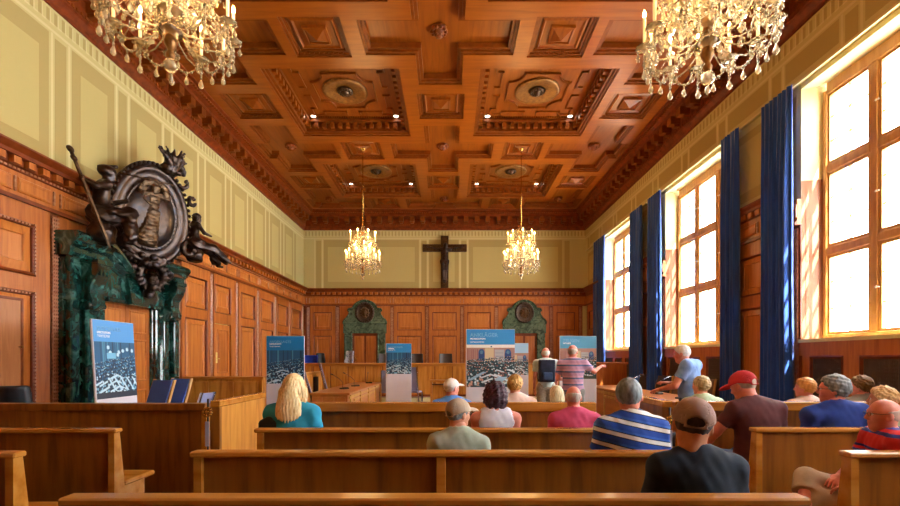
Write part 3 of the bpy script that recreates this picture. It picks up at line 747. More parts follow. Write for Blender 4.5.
def torso(P, J, f, o=0.0, seated=True):
    d = sd_ell(P, J['chest'], A(.165*f+o, .108*f+o, .18+o))
    d = smin(d, sd_cone(P, J['shL'], J['shR'], .062+o, .062+o), .07)
    d = smin(d, sd_ell(P, J['waist'], A(.148*f+o, .118*f+o, .17+o)), .07)
    d = smin(d, sd_ell(P, J['pel'], A(.168*f+o, .125+o, .125+o)), .06)
    for s in 'LR': d = smin(d, sd_cone(P, J['neck']+A(0, -.01, -.01), J['sh'+s], .058+o, .052+o), .05)
    return d
def arms(P, J, o=0.0, fore=True, frac=1.0, fat=1.0):
    d = None
    for s in 'LR':
        a, b, c = J['sh'+s], J['el'+s], J['wr'+s]; e = a+(b-a)*frac
        t = sd_cone(P, a, e, .052*fat+o, (.052-.012*frac)*fat+o+(.008 if frac < 1 else 0))
        if frac < 1: n = (b-a)/np.linalg.norm(b-a); t = np.maximum(t, (P-e)@n)
        if fore: t = smin(t, sd_cone(P, b, c, .042*fat+o, .028+o), .02)
        d = t if d is None else np.minimum(d, t)
    return d
def legs(P, J, o=0.0, foot=True, cut=None):
    d = None
    for s in 'LR':
        t = smin(sd_cone(P, J['hip'+s], J['kn'+s], .090+o, .058+o), sd_cone(P, J['kn'+s], J['an'+s], .056+o, .036+o*1.3), .03)
        if foot: t = smin(t, sd_cone(P, J['an'+s]+A(0, 0, -.02), J['toe'+s], .040, .03), .03)
        d = t if d is None else np.minimum(d, t)
    return d
def body_fn(J, f=1.0, fat=1.0):
    def fn(P):
        d = torso(P, J, f); d = smin(d, arms(P, J, fat=fat), .035); d = smin(d, legs(P, J), .04)
        n = J['head']-J['neck']; return smin(d, sd_cone(P, J['neck']-A(0, 0, .04), J['neck']+n*.45, .062, .054), .03)
    return fn
def bounds(J, pad=.2):
    a = np.array(list(J.values())); lo = a.min(0)-pad; hi = a.max(0)+pad; lo[2] = max(lo[2], -.02); return lo, hi
EYE_W = mat('eye_white', '#e8e4dc', .3); EYE_D = mat('iris', '#3a3028', .3)
M['eye_w'] = EYE_W; M['eye_d'] = EYE_D
M['sole'] = mat('shoe', '#3a342e', .6)
M['lens'] = mat('glasses_frame', '#22242a', .3)
def put(vf, R, c, s=1.0, mirror=False):
    v, f = vf; v = v*s
    if mirror: v = v*A(-1, 1, 1)
    return v@np.asarray(R).T+c, f
def mesh_obj(name, vf, material, parent):
    me = bpy.data.meshes.new(name); me.from_pydata(vf[0].tolist(), [], vf[1].tolist()); me.polygons.foreach_set('use_smooth', [True]*len(me.polygons))
    me.materials.append(M[material] if isinstance(material, str) else material); me.update()
    o = bpy.data.objects.new(name, me); COL.objects.link(o)
    if parent: o.parent = parent
    return o
def frame_from(y, zhint):
    y = Vector(y).normalized(); z = Vector(zhint); z = (z-y*z.dot(y)).normalized(); x = y.cross(z); return np.array([list(x), list(y), list(z)]).T
def person(label, loc, rz, J, skinm, shirt, trousers, hair=None, hairm=None, cap=None, f=1.0, fat=1.0, s=1.0, yaw=0, pitch=0, roll=0, sleeve=.62, h=.017, glasses=False,
           collar=None, hem=None, shorts=False, tank=False, longsleeve=False, hs=1.0, hands=True, belt=None, handdir=None):
    root = thing('person', label, 'person', loc, rz); root.scale = (s, s, s)
    R = rotm(yaw, pitch, roll); lo, hi = bounds(J)
    bv = nets(body_fn(J, f, fat), lo, hi, h); vs, fs = [bv[0]], [bv[1]]; n = len(bv[0])
    def join(vf):
        nonlocal n
        vs.append(vf[0]); fs.append(vf[1]+n); n += len(vf[0])
    join(put(HEAD, R, J['head'], hs))
    for sd in 'LR':
        d = J['wr'+sd]-J['el'+sd]; d = d/np.linalg.norm(d)
        hd = (handdir or {}).get(sd, d)
        join(put(HAND, frame_from(hd, (0, -.2, 1) if abs(hd[2]) < .8 else (1 if sd == 'R' else -1, 0, 0)), J['wr'+sd]+d*.01, 1.0, mirror=(sd == 'R')))
    mesh_obj('body', (np.concatenate(vs), np.concatenate(fs)), skinm, root)
    H = lambda p: J['head']+R@(A(*p)*hs)
    for sx in (-1, 1):
        m = MB(); c = H((sx*.031, .079, .014)); m.ball(c, .0115, 10, 8); m.mat(1).ball(H((sx*.031, .0875, .014)), .0052, 8, 6); m.build('eye', ['eye_w', 'eye_d'], root)
    m = MB(); m.ball(H((0, .088, -.0525)), (.017, .006, .0035), 8, 5)
    m.build('mouth', 'skin_pink', root)
    if hair: mesh_obj('hair', put(hair_mesh(hair), R, J['head'], hs), hairm, root)
    if cap: mesh_obj('cap', put(CAP, R, J['head'], hs*1.02), cap, root)
    if glasses:
        m = MB()
        for sx in (-1, 1):
            ring = [H((sx*.031+.021*math.cos(t), .101, .014+.015*math.sin(t))) for t in [i*PI/6 for i in range(13)]]
            m.tube(ring, .0018, 6); m.tube([H((sx*.052, .099, .02)), H((sx*.078, .05, .018)), H((sx*.082, -.005, .022)), H((sx*.080, -.03, .005))], .002, 6)
        m.tube([H((-.010, .103, .018)), H((.010, .103, .018))], .0018, 6); m.build('glasses', 'lens', root)
    zh = hem if hem is not None else (J['pel'][2]-.03)
    nk = J['neck']; hd_ = J['head']
    def shirt_fn(P):
        d = torso(P, J, f, .016)
        if not tank: d = smin(d, arms(P, J, .017, fore=longsleeve, frac=1.0 if longsleeve else sleeve, fat=fat), .03)
        d = d+wob(P, 42, .0028, 11)+wob(P, 17, .0022, 12)
        d = np.maximum(d, zh-P[:, 2])
        d = np.maximum(d, -sd_cone(P, nk+A(0, .012, .012), hd_+A(0, 0, .1), .066 if not tank else .10, .08 if not tank else .16))
        if tank:
            for sd in 'LR': d = np.maximum(d, -sd_cone(P, J['sh'+sd]+A(.045*(1 if sd == 'R' else -1), 0, .03), J['el'+sd], .10, .085))
        if collar:
            q = P-(nk+A(0, .005, .010)); r = np.sqrt(q[:, 0]**2+(q[:, 1]*.95)**2); d = smin(d, np.sqrt((r-.072)**2+(np.abs(q[:, 2]+q[:, 1]*.25)*.55)**2)-.011, .008)
        return d
    lo2, hi2 = lo.copy(), hi.copy(); lo2[2] = zh-.03; a2 = np.array([J[k] for k in ('shL', 'shR', 'elL', 'elR', 'pel', 'chest', 'neck')]+([J['wrL'], J['wrR']] if longsleeve else []))
    lo2 = np.maximum(lo2, a2.min(0)-.22); lo2[2] = zh-.03; hi2 = np.minimum(hi2, a2.max(0)+A(.2, .2, .14))
    sdf_mesh('shirt', shirt_fn, lo2, hi2, h*.8, shirt, root)
    def tr_fn(P):
        d = sd_ell(P, J['pel'], A(.172*f+.012, .14, .14))
        for sd in 'LR':
            k_, a_ = J['kn'+sd], J['an'+sd]; e = k_+(a_-k_)*(.36 if shorts else .93); o = .022 if shorts else .014
            lg = smin(sd_cone(P, J['hip'+sd], k_, .090+o, .060+o), np.maximum(sd_cone(P, k_, e, .058+o*1.3, .054+o*1.6 if shorts else .040+o), (P-e)@((a_-k_)/np.linalg.norm(a_-k_))), .03)
            d = smin(d, lg, .03)
        d = d+wob(P, 25, .004, 21); return np.where(P[:, 1] < .16, np.maximum(d, P[:, 2]-(J['pel'][2]+.09)), d)
    a3 = np.array([J[k+x] for k in ('hip', 'kn', 'an') for x in 'LR']+[J['pel']])
    sdf_mesh('shorts' if shorts else 'trousers', tr_fn, a3.min(0)-A(.2, .2, .06), a3.max(0)+A(.2, .2, .14), h, trousers, root)
    for sd in 'LR':
        an, toe = J['an'+sd], J['toe'+sd]
        def sh_fn(P, an=an, toe=toe):
            d = smin(sd_cone(P, an+A(0, -.02, -.03), toe, .050, .040), sd_cone(P, an+A(0, 0, .02), an-A(0, 0, .03), .046, .046), .02); return d
        sdf_mesh('shoe', sh_fn, np.minimum(an, toe)-.08, np.maximum(an, toe)+.09, .014, 'sole', root)
    return root

# ================================================================== PORTAL WITH BRONZE CARTOUCHE (left wall)
PY = 8.00
port = thing('marble_portal', 'dark green marble doorway surround with stepped cornice on the left wall', 'portal', (XL, PY, 0))
tfp = lambda u, v, w: (XL+w, u, v)
def P4(mb, name, mats='marble', par=port): return mb.build(name, mats, par, loc=None) if False else fix(mb, name, mats, par)
def fix(mb, name, mats, par):
    mb2 = mb; L = Vector(par.location); mb2.v = [tuple(Vector(p)-L) for p in mb2.v]; mb2.tf = None; return mb2.build(name, mats, par)
for sd in (-1, 1):
    def Y(a): return PY+sd*(.64+(a-.76)*(1.36-.64)/(1.46-.76))
    m = MB(tfp)
    m.box(Y(.76), Y(1.46), 0, 2.95, 0, .12, .01)          # back slab
    m.box(Y(1.28), Y(1.44), 0, 2.92, .12, .22, .02); m.box(Y(.98), Y(1.14), 0, 2.4, .12, .20, .02); m.box(Y(.76), Y(.86), 0, 2.45, .12, .20, .02)
    m.box(Y(.74), Y(1.48), 0, .35, 0, .26, .02)
    m.box(Y(1.25), Y(1.47), 2.35, 2.40, .12, .25, .01)
    fix(m, 'jamb', 'marble', port)
    # half column
    m = MB(); m.lathe([(.10, 0), (.10, .3), (.075, .33), (.072, 2.25), (.085, 2.3), (.085, 2.36)], (XL+.15, Y(.92), 0), 16)
    fix(m, 'colonnette', 'marble', port)
    # console bracket : S profile
    pr = [(.12, 2.98), (.44, 2.98), (.46, 2.88), (.42, 2.74), (.34, 2.62), (.33, 2.50), (.36, 2.40), (.36, 2.31), (.31, 2.24), (.22, 2.22), (.14, 2.28), (.12, 2.3)]
    m = MB(); m.prism([(XL+a, b) for a, b in pr], min(Y(.98), Y(1.24)), max(Y(.98), Y(1.24)), 'y') if False else None
    n0 = m.V(*[(XL+a, Y(.98), b) for a, b in pr]); n1 = m.V(*[(XL+a, Y(1.24), b) for a, b in pr]); k = len(pr)
    m.F(*range(n0, n0+k)); m.F(*range(n1, n1+k)); [m.F(n0+i, n0+(i+1) % k, n1+(i+1) % k, n1+i) for i in range(k)]
    m.tube([(XL+.30, Y(.95), 2.31), (XL+.30, Y(1.27), 2.31)], .055, 14); m.box(XL+.1, XL+.47, Y(.96), Y(1.26), 2.93, 2.99)
    for q in range(3): m.box(XL+.42, XL+.455, Y(1.02+q*.07), Y(1.05+q*.07), 2.76, 2.92, .005)
    fix(m, 'console', 'marble', port)
# lintel body with stepped top that dips under the cartouche
top = [(-1.46, 3.02), (-.62, 3.02), (-.30, 2.86), (0, 2.70), (.30, 2.86), (.62, 3.02), (1.46, 3.02)]
m = MB(); m.prism([(PY-1.34, 2.45), (PY+1.34, 2.45)]+[(PY+a*.92, b) for a, b in reversed(top)], XL, XL+.20, 'x')
m.prism([(PY-.80, 2.50), (PY+.80, 2.50), (PY+.78, 2.95), (PY+.62, 2.95), (PY+.30, 2.80), (PY+.1, 2.62), (PY-.1, 2.62), (PY-.30, 2.80), (PY-.62, 2.95), (PY-.78, 2.95)], XL+.2, XL+.25, 'x')
m.box(XL, XL+.27, PY-.66, PY+.66, 2.42, 2.49, .01)
m.prism([(PY-.22, 2.42), (PY+.22, 2.42), (PY+.30, 2.85), (PY-.30, 2.85)], XL+.2, XL+.33, 'x')
fix(m, 'lintel', 'marble', port)
# cornice swept along the broken line (profile: out, up)
cor = [(0, -.02), (.24, -.02), (.27, .03), (.27, .10), (.34, .14), (.34, .17), (.40, .24), (.40, .29), (.36, .33), (0, .33)]
line = [(-1.42, 3.02), (-.66, 3.02), (-.40, 2.90), (-.14, 2.70)]
for sd in (-1, 1):
    m = MB(); base = []
    for i, (a, b) in enumerate(line):
        tl = 0 if i < 2 else -.35
        base.append(m.V(*[(XL+w, PY+sd*(-a)+sd*(tl*v*-1), b+v) for w, v in cor]))
    k = len(cor)
    for i in range(len(line)-1):
        for j in range(k): q = (j+1) % k; m.F(base[i]+j, base[i]+q, base[i+1]+q, base[i+1]+j)
    m.F(*range(base[0], base[0]+k)); m.F(*range(base[-1], base[-1]+k))
    fix(m, 'cornice', 'marble', port)

# bronze cartouche group ------------------------------------------------
def bronze(name, fn, lo, hi, h, par, m='bronze'): return sdf_mesh(name, fn, lo, hi, h, m, par)
cart = thing('bronze_cartouche', 'large bronze oval shield with crest and relief figure above the green marble portal', 'cartouche', (XL+.44, PY+.10, 4.02))
# local frame: x out of the wall, y along wall (+ away from viewer), z up ; slight forward tilt
cart.rotation_euler = (0, .14, -.36); cart.scale = (1, 1.1, 1.05)
m = MB(); segs = 40
def oval(r, x): return [(x, .62*r*math.cos(2*PI*i/segs)*(1-.05*math.sin(2*PI*i/segs)), .80*r*math.sin(2*PI*i/segs)) for i in range(segs)]
prof = [(1.08, -.06), (1.10, .0), (1.02, .06), (.94, .08), (.90, .05), (.86, .04), (.74, .0), (.72, .03), (.69, .035), (.665, .015), (.66, .02), (.4, .06), (.1, .075)]
bs = [m.V(*oval(r, x)) for r, x in prof]; m.smooth = True
for i in range(len(bs)-1):
    for j in range(segs): q = (j+1) % segs; m.F(bs[i]+j, bs[i]+q, bs[i+1]+q, bs[i+1]+j)
m.F(*range(bs[-1], bs[-1]+segs)); m.F(*range(bs[0], bs[0]+segs)); m.smooth = False
for i in range(56): a = 2*PI*i/56; m.ball((.05, .62*1.06*math.cos(a), .80*1.06*math.sin(a)), .03, 6, 5)
for i in range(48): a = 2*PI*i/48; m.ball((.04, .62*.70*math.cos(a), .80*.70*math.sin(a)), .014, 5, 4)
m.build('shield', 'bronze', cart)
J = joints(STAND, elR=(.30, .0, 1.38), wrR=(.12, .05, 1.52), elL=(-.27, .0, 1.22), wrL=(-.10, .1, 1.12), knL=(-.12, .05, .5), anL=(-.22, 0, .12), anR=(.02, -.02, .1), head=(-.01, .02, 1.60))
def relief(P):
    Q = np.stack([P[:, 1]/.62, (P[:, 0]-.05)/.35, (P[:, 2]+.50)/.60], -1)
    d = body_fn(J, .95)(Q); d = smin(d, sd_ell(Q, (0, 0, 1.61), (.12, .12, .15)), .04); d = smin(d, sd_cone(Q, (0, -.02, .9), (-.1, 0, .2), .16, .28), .08)
    for i in range(9): a = i*PI/8; d = smin(d, sd_ell(Q, (.34*math.cos(a), 0, 1.42+.36*math.sin(a)), (.10, .06, .09)), .04)
    return (d+wob(Q, 40, .02, 5))*.4
sdf_mesh('relief_figure', relief, (-.02, -.36, -.52), (.22, .36, .60), .014, 'bronze_b', cart)
for sy, cy, cz, r0, ph, tr in ((1, .30, .86, .13, 0, .045), (1, .62, .42, .10, 1, .035), (1, .44, .70, .09, 4, .03), (-1, .66, -.42, .14, 2, .045), (1, .66, -.42, .14, 2, .045), (-1, .28, -.92, .12, 3, .045), (1, .28, -.92, .12, 3, .045)):
    def curl(P):
        d = np.full(len(P), 9.0); t = np.linspace(0, 4.5, 14); pts = [A(.08+.02*tt, sy*(cy+(r0*(1-.16*tt))*math.cos(tt+ph)), cz+(r0*(1-.16*tt))*math.sin(tt+ph)) for tt in t]
        for a, b in zip(pts, pts[1:]): d = np.minimum(d, sd_cone(P, a, b, tr, tr))
        return d+wob(P, 45, .008, 2)
    sdf_mesh('scroll', curl, (-.02, sy*cy-.25, cz-.25), (.30, sy*cy+.25, cz+.25), .016, 'bronze', cart)
def crest(P):
    d = sd_ell(P, (.08, .18, .84), (.12, .16, .10))
    for i in range(11):       # flame-like crest leaves
        a = -1.15+2.3*i/10; c = A(.1, .20, .86); e = c+A(.10*math.cos(i), .34*math.sin(a), .14+.20*math.cos(a)); mid = (c+e)/2+A(.04, .03*math.sin(i*2.3), .02)
        d = smin(d, np.minimum(sd_cone(P, c, mid, .07, .04), sd_cone(P, mid, e, .04, .012)), .03)
    return d+wob(P, 45, .010, 2)
sdf_mesh('crest_leaves', crest, (-.12, -.30, .62), (.36, .70, 1.36), .016, 'bronze', cart)
def mask(P):     # grotesque head with leafy curls at the foot
    q = (P-A(.20, -.02, -1.10))/1.25
    d = head_local(np.stack([q[:, 1], q[:, 0], q[:, 2]], -1))*1.2
    r = np.random.RandomState(4)
    for i in range(18):
        a = i/18*2*PI; c = A(.14+.05*r.rand(), .20*math.cos(a), -1.0+.20*math.sin(a)); t = smin(sd_ell(P, c, (.06, .055, .055)), sd_cone(P, c, c+A(.06, .07*math.cos(a), .07*math.sin(a)), .04, .015), .02); d = smin(d, t, .02)
    for i in range(8): c = A(.22, -.24+.48*r.rand(), -.82+.14*r.rand()); d = smin(d, sd_ell(P, c, (.05, .06, .05)), .03)
    return d+wob(P, 60, .007, 8)
sdf_mesh('mask', mask, (-.05, -.42, -1.45), (.50, .42, -.62), .015, 'bronze', cart)

# seated warrior, viewer's side of the shield. Local: faces +y (away from viewer, towards the shield)
Jw = joints(SEAT, head=(.0, .10, 1.24), neck=(0, .03, 1.08), chest=(0, -.0, .92), shL=(-.2, -.03, 1.03), shR=(.2, .02, 1.02), elR=(.36, -.18, .90), wrR=(.34, -.36, .98), elL=(-.22, .20, .84), wrL=(-.10, .40, .92),
            knR=(.22, .32, .60), anR=(.20, .34, .20), toeR=(.22, .46, .10), knL=(-.12, .36, .56), anL=(-.10, .36, .14), toeL=(-.10, .48, .06))
def fig_fn(J, drape=True, helm=True, seed=3):
    def fn(P):
        d = body_fn(J, 1.05, 1.15)(P); hd = head_local((P-J['head'])); d = smin(d, hd, .02)
        if helm: d = smin(d, sd_ell(P, J['head']+A(0, -.03, .05), (.10, .135, .10)), .02); d = smin(d, sd_cone(P, J['head']+A(0, -.14, .10), J['head']+A(0, .10, .16), .02, .03), .02)
        if drape:
            q = smin(legs(P, J, .045, foot=False), sd_ell(P, J['pel'], (.24, .2, .17)), .08)
            q = q+.018*np.sin(P[:, 0]*45+P[:, 2]*18)+wob(P, 20, .015, seed); q = np.maximum(q, -(P[:, 2]-.12)); d = smin(d, q, .02)
        return d
    return fn
wr = thing('bronze_warrior_figure', 'bronze helmeted warrior seated at the near side of the shield, holding a sword', 'statue', (XL+.42, PY-1.02, 3.16)); wr.rotation_euler = (0, 0, -.65); wr.scale = (.94, .94, .94)
lo, hi = bounds(Jw, .22); sdf_mesh('body', fig_fn(Jw), lo, hi, .02, 'bronze', wr)
m = MB(); m.tube([(.36, -.44, 1.46), (.36, -.44, 1.12)], .028, 8); m.ball((.36, -.44, 1.50), .05, 8, 6); m.ball((.36, -.44, 1.38), .045, 8, 6); m.box(.28, .44, -.46, -.42, 1.10, 1.14, .008)
m.prism([(.32, 1.10), (.40, 1.10), (.39, .25), (.36, .12), (.33, .25)], -.455, -.425, 'y'); 
o = m.build('sword', 'bronze_b', wr); o.location = (0, .09, -.15)
# let the blade slope towards the viewer's right
for v in o.data.vertices: v.co.y += (1.12-v.co.z)*.36
m = MB(); m.tube([(.06, .22, 1.30), (.06, .85, 1.33), (.06, 1.05, 1.34)], .014, 8); m.build('staff', 'bronze_b', wr)
def cushion(P): return sd_ell(P, (0, .0, .27), (.22, .20, .20))+wob(P, 18, .02, 9)
sdf_mesh('rock_seat', cushion, (-.36, -.42, -.02), (.36, .34, .52), .025, 'bronze', wr)
Jf = joints(SEAT, head=(.02, .06, 1.20), elR=(.26, .10, .82), wrR=(.18, .34, .80), elL=(-.24, .0, .80), wrL=(-.12, .22, .62), knR=(.16, .44, .50), anR=(.20, .72, .22), toeR=(.22, .86, .20), knL=(-.08, .46, .46), anL=(-.06, .66, .12), toeL=(-.05, .80, .10))
fm = thing('bronze_woman_figure', 'bronze draped woman seated at the far side of the shield', 'statue', (XL+.58, PY+1.24, 3.38)); fm.rotation_euler = (0, 0, -.55); fm.scale = (.78, .78, .78)
lo, hi = bounds(Jf, .22); sdf_mesh('body', fig_fn(Jf, helm=False, seed=8), lo, hi, .02, 'bronze', fm)
mesh_obj('hair', put(hair_mesh('curly2'), rotm(0), Jf['head'], 1.05), 'bronze', fm)
sdf_mesh('rock_seat', cushion, (-.36, -.42, -.02), (.36, .34, .52), .025, 'bronze', fm)

# ================================================================== PORTALS OF THE END WALL
for i, c in enumerate((-3.27, 2.93)):
    r = thing('marble_door_surround', 'mottled green marble door surround with round medallion, %s of the crucifix' % ('left' if i == 0 else 'right'), 'portal', (c, YB, .24), 0, 'marble door surrounds of the end wall')
    L = Vector((c, YB, 0))
    def outl():
        half = [(.84, 2.92), (.80, 3.02), (.70, 3.10), (.62, 3.22), (.58, 3.34), (.64, 3.36), (.66, 3.42), (.60, 3.46), (.50, 3.46)]
        arc = [(.48*math.cos(t), 3.38+.40*math.sin(t)) for t in [PI*.1+i*(PI*.8)/14 for i in range(15)]]
        return half+arc+[(-a, b) for a, b in reversed(half)]
    m = MB(); m.prism([(a, b) for a, b in [(-.84, 2.50), (.84, 2.50)]+outl()], -.13, 0, 'y')
    m.v = [(x, y, z-.24) for x, y, z in m.v]; m.build('pediment', 'marble_b', r)
    m = MB()
    o = outl()
    for a, b in zip(o, o[1:]): m.tube([(a[0], -.14, a[1]-.24), (b[0], -.14, b[1]-.24)], .035, 6)
    m.box(-.86, .86, -.17, 0, 2.86-.24, 2.93-.24, .01); m.build('moulding', 'marble_b', r)
    for sd in (-1, 1):
        m = MB(); x0, x1 = sorted((sd*.49, sd*.80)); m.box(x0, x1, -.12, 0, 0, 2.26, .01)
        xa, xb = sorted((sd*.72, sd*.80)); m.box(xa, xb, -.17, -.12, 0, 2.2, .01); xa, xb = sorted((sd*.49, sd*.54)); m.box(xa, xb, -.16, -.12, 0, 2.26, .01); m.box(x0-.02, x1+.02, -.18, 0, 0, .2, .01)
        m.build('jamb', 'marble_b', r)
    m = MB(); m.lathe([(.37, 0), (.37, -.03), (.33, -.07), (.29, -.04), (.27, -.03), (.10, -.06), (.004, -.065)], (0, -.13, 3.30-.24), 28, 'y', (1, 1.12))
    for k in range(24): a = k*PI/12; m.ball((.33*math.cos(a), -.20, 3.06+.37*math.sin(a)), .022, 6, 4)
    md = m.build('medallion', 'bronze', r)
    def face(P):
        q = (P-A(0, -.20, 3.05))/1.0; d = sd_ell(q, (0, 0, 0), (.10, .05, .13)); d = smin(d, sd_ell(q, (0, -.04, -.02), (.02, .03, .04)), .02)
        for k in range(10): a = k*PI/5; d = smin(d, sd_ell(q, (.14*math.cos(a), .02, .17*math.sin(a)), (.05, .04, .05)), .03)
        return d+wob(P, 50, .006, 3)
    sdf_mesh('relief_head', face, (-.24, -.32, 2.8), (.24, -.08, 3.3), .014, 'bronze_b', md)

# ================================================================== CRUCIFIX
cr = thing('crucifix', 'black wooden crucifix with bronze figure on the cream end wall', 'crucifix', (-.17, YB-.004, 4.27))
m = MB(); m.box(-.15, .15, -.09, 0, 0, 2.03, .012); m.box(-.86, -.15, -.09, 0, 1.41, 1.70, .012); m.box(.15, .86, -.09, 0, 1.41, 1.70, .012)
m.box(-.11, .11, -.10, -.09, .04, 1.99); m.box(-.82, -.11, -.10, -.09, 1.45, 1.66); m.box(.11, .82, -.10, -.09, 1.45, 1.66); m.build('cross', 'black_wood' if 'black_wood' in M else 'bronze_b', cr)
Jc = joints(STAND, head=(.03, .05, 1.56), elR=(.44, 0, 1.47), wrR=(.68, -.02, 1.53), elL=(-.44, 0, 1.47), wrL=(-.68, -.02, 1.53), knR=(.05, .10, .52), knL=(-.05, .10, .52), anR=(.03, .0, .12), anL=(-.03, 0, .12), toeR=(.03, .08, .02), toeL=(-.03, .08, .02))
def corpus(P):
    Q = P*A(1, -1, 1); d = smin(body_fn(Jc, .72, .7)(Q), head_local((Q-Jc['head'])), .02); w = sd_ell(Q, (0, 0, .93), (.15, .12, .10))+.01*np.sin(Q[:, 0]*60); return smin(d, w, .02)
lo, hi = bounds(Jc, .12); sdf_mesh('figure', corpus, (lo[0], -.26, -.02), (hi[0], .16, hi[2]), .016, 'bronze', cr)
f_ = cr.children[-1]; f_.location = (0, -.15, .17); f_.scale = (1, .8, .93)

# ================================================================== CHANDELIERS
def chandelier():
    """local origin: centre of the drip pans of the lower tier; z up"""
    r = bpy.data.objects.new('chandelier', None); COL.objects.link(r)
    m = MB(); m.tube([(0,0,1.0), (0,0,3.12)], .010, 8); m.lathe([(.07, 3.12), (.07, 3.09), (.02, 3.04)], (0,0,0), 14); m.build('rod', 'brass', r)
    m = MB(); m.lathe([(.004, -.30), (.03, -.28), (.035, -.25), (.02, -.22), (.045, -.17), (.05, -.15), (.04, -.12), (.03, -.06), (.03, .05), (.05, .08), (.03, .12), (.02, .3), (.05, .35), (.06, .42), (.03, .5), (.02, .75), (.05, .82), (.05, .88), (.015, 1.0)], (0,0,0), 16); m.build('stem', 'old_brass', r)
    m = MB()
    for z, rr in ((-.06, .09), (.10, .10), (.22, .08), (.34, .12), (.48, .10), (.60, .07), (.72, .10), (.86, .09)): m.lathe([(.03, z-.05), (rr, z-.02), (rr, z+.0), (rr*.6, z+.05), (.03, z+.06)], (0,0,0), 12)
    m.build('glass_baluster', 'crystal', r)
    m = MB(); m.ball((0, 0, -.34), .055, 12, 8); m.lathe([(.004, -.48), (.022, -.45), (.02, -.42), (.004, -.39)], (0,0,0), 8); m.build('finial', 'crystal', r)
    def rosette(m, c, rad, nrm):
        n = Vector(nrm).normalized(); a = n.orthogonal().normalized(); b = n.cross(a)
        for k in range(6):
            t = k*PI/3; p = Vector(c)+(a*math.cos(t)+b*math.sin(t))*rad*.6; q = m.V(*[p+(a*math.cos(u)*rad*.42+b*math.sin(u)*rad*.42)+n*.004 for u in [j*PI/3 for j in range(6)]]); m.F(*range(q, q+6))
        m.ball(c, rad*.3, 6, 4)
    def drop(m, p, s=1.0):
        x, y, z = p; m.ball((x, y, z-.012), .010*s, 6, 4)
        m.lathe([(.003, 0), (.008*s, -.015*s), (.019*s, -.045*s), (.017*s, -.062*s), (.003, -.075*s)], (x, y, z-.02), 8)
    def tier(n, rad, z0, ph, cr_z, drops):
        for k in range(n):
            a = 2*PI*k/n+ph; ca, sa = math.cos(a), math.sin(a)
            pts = [(ca*rad*t, sa*rad*t, z0+dz) for t, dz in ((.08, .02), (.25, -.09), (.50, -.13), (.75, -.12), (.93, -.07), (1.0, -.01))]
            m = MB(); m.tube(pts, .0065, 6)
            arm = m.build('arm', 'crystal', r)
            x, y = ca*rad, sa*rad
            m = MB(); m.lathe([(.012, -.01), (.06, .0), (.068, .012), (.058, .008), (.012, .004)], (x, y, z0), 12)
            for q in range(8): t = q*PI/4; m.ball((x+.058*math.cos(t), y+.058*math.sin(t), z0+.006), (.016, .016, .006), 6, 4)
            m.build('drip_pan', 'crystal', arm)
            m = MB(); m.lathe([(.012, .0), (.0125, .24), (.009, .245)], (x, y, z0+.01), 10); m.build('candle', 'candle', arm)
            m = MB(); m.lathe([(.006, 0), (.013, .015), (.014, .03), (.009, .05), (.001, .068)], (x, y, z0+.252), 8); m.build('bulb', 'bulb', arm)
            m = MB()
            for q in range(drops): t = q*2*PI/drops+.4; drop(m, (x+.05*math.cos(t), y+.05*math.sin(t), z0-.01), 1.0)
            [m.ball((x, y, z0-.03-.022*i_), .011 if i_ % 2 else .016, 6, 4) for i_ in range(6)]; m.tube([(x, y, z0), (x, y, z0-.16)], .003, 5); drop(m, (x, y, z0-.15), 1.25)
            m.build('crystal_drops', 'crystal', arm)
            m = MB()
            # beaded swag hanging between this arm and the next
            b = 2*PI*(k+1)/n+ph; x2, y2 = math.cos(b)*rad, math.sin(b)*rad
            for q in range(1, 12): t = q/12; s_ = .14*4*t*(1-t)*.8; m.ball((x+(x2-x)*t, y+(y2-y)*t, z0-.02-s_), .010 if q % 2 else .014, 6, 4)
            xm, ym = (x+x2)/2, (y+y2)/2; drop(m, (xm, ym, z0-.14), 1.1)
            rosette(m, (ca*rad*.66, sa*rad*.66, z0-.02), .042, (ca, sa, .3)); rosette(m, (ca*rad*.85, sa*rad*.85, z0-.12), .032, (sa, -ca, .2)); rosette(m, (ca*rad*.95, sa*rad*.95, z0+.13), .034, (ca, sa, .1)); rosette(m, (ca*rad*.5, sa*rad*.5, z0+.22), .04, (ca, sa, .4))
            m.tube([(x+(x2-x)*t, y+(y2-y)*t, z0-.02-.448*t*(1-t)) for t in [i/8 for i in range(9)]], .003, 5)
            m.tube([(ca*(rad*(t**.8)*.86+.06*(1-t)), sa*(rad*(t**.8)*.86+.06*(1-t)), cr_z+(z0+.02-cr_z)*(t**.72)) for t in [.001]+[i/8 for i in range(1, 9)]]+[(ca*rad*.86, sa*rad*.86, z0-.13), (ca*rad*.7, sa*rad*.7, z0-.02)], .003, 5)
            for q in range(1, 16):
                t = q/16; rr = rad*(t**.8)*.86+.06*(1-t); zz = cr_z+(z0+.02-cr_z)*(t**.72); m.ball((ca*rr, sa*rr, zz), .012 if q % 3 else .020, 6, 4)
            m.build('crystal_strand', 'crystal', arm)
    tier(12, .46, 0, 0, .55, 3)
    tier(8, .36, .52, .25, 1.0, 3)
    tier(6, .23, .22, .5, .70, 2)
    l = bpy.data.lights.new('chandelier_light', 'POINT'); l.energy = CHANDELIER_W; l.color = (1, .70, .36); l.shadow_soft_size = .45
    o = bpy.data.objects.new('chandelier_light', l); COL.objects.link(o); o.parent = r; o.location = (0, 0, .35)
    return r
ch = chandelier()
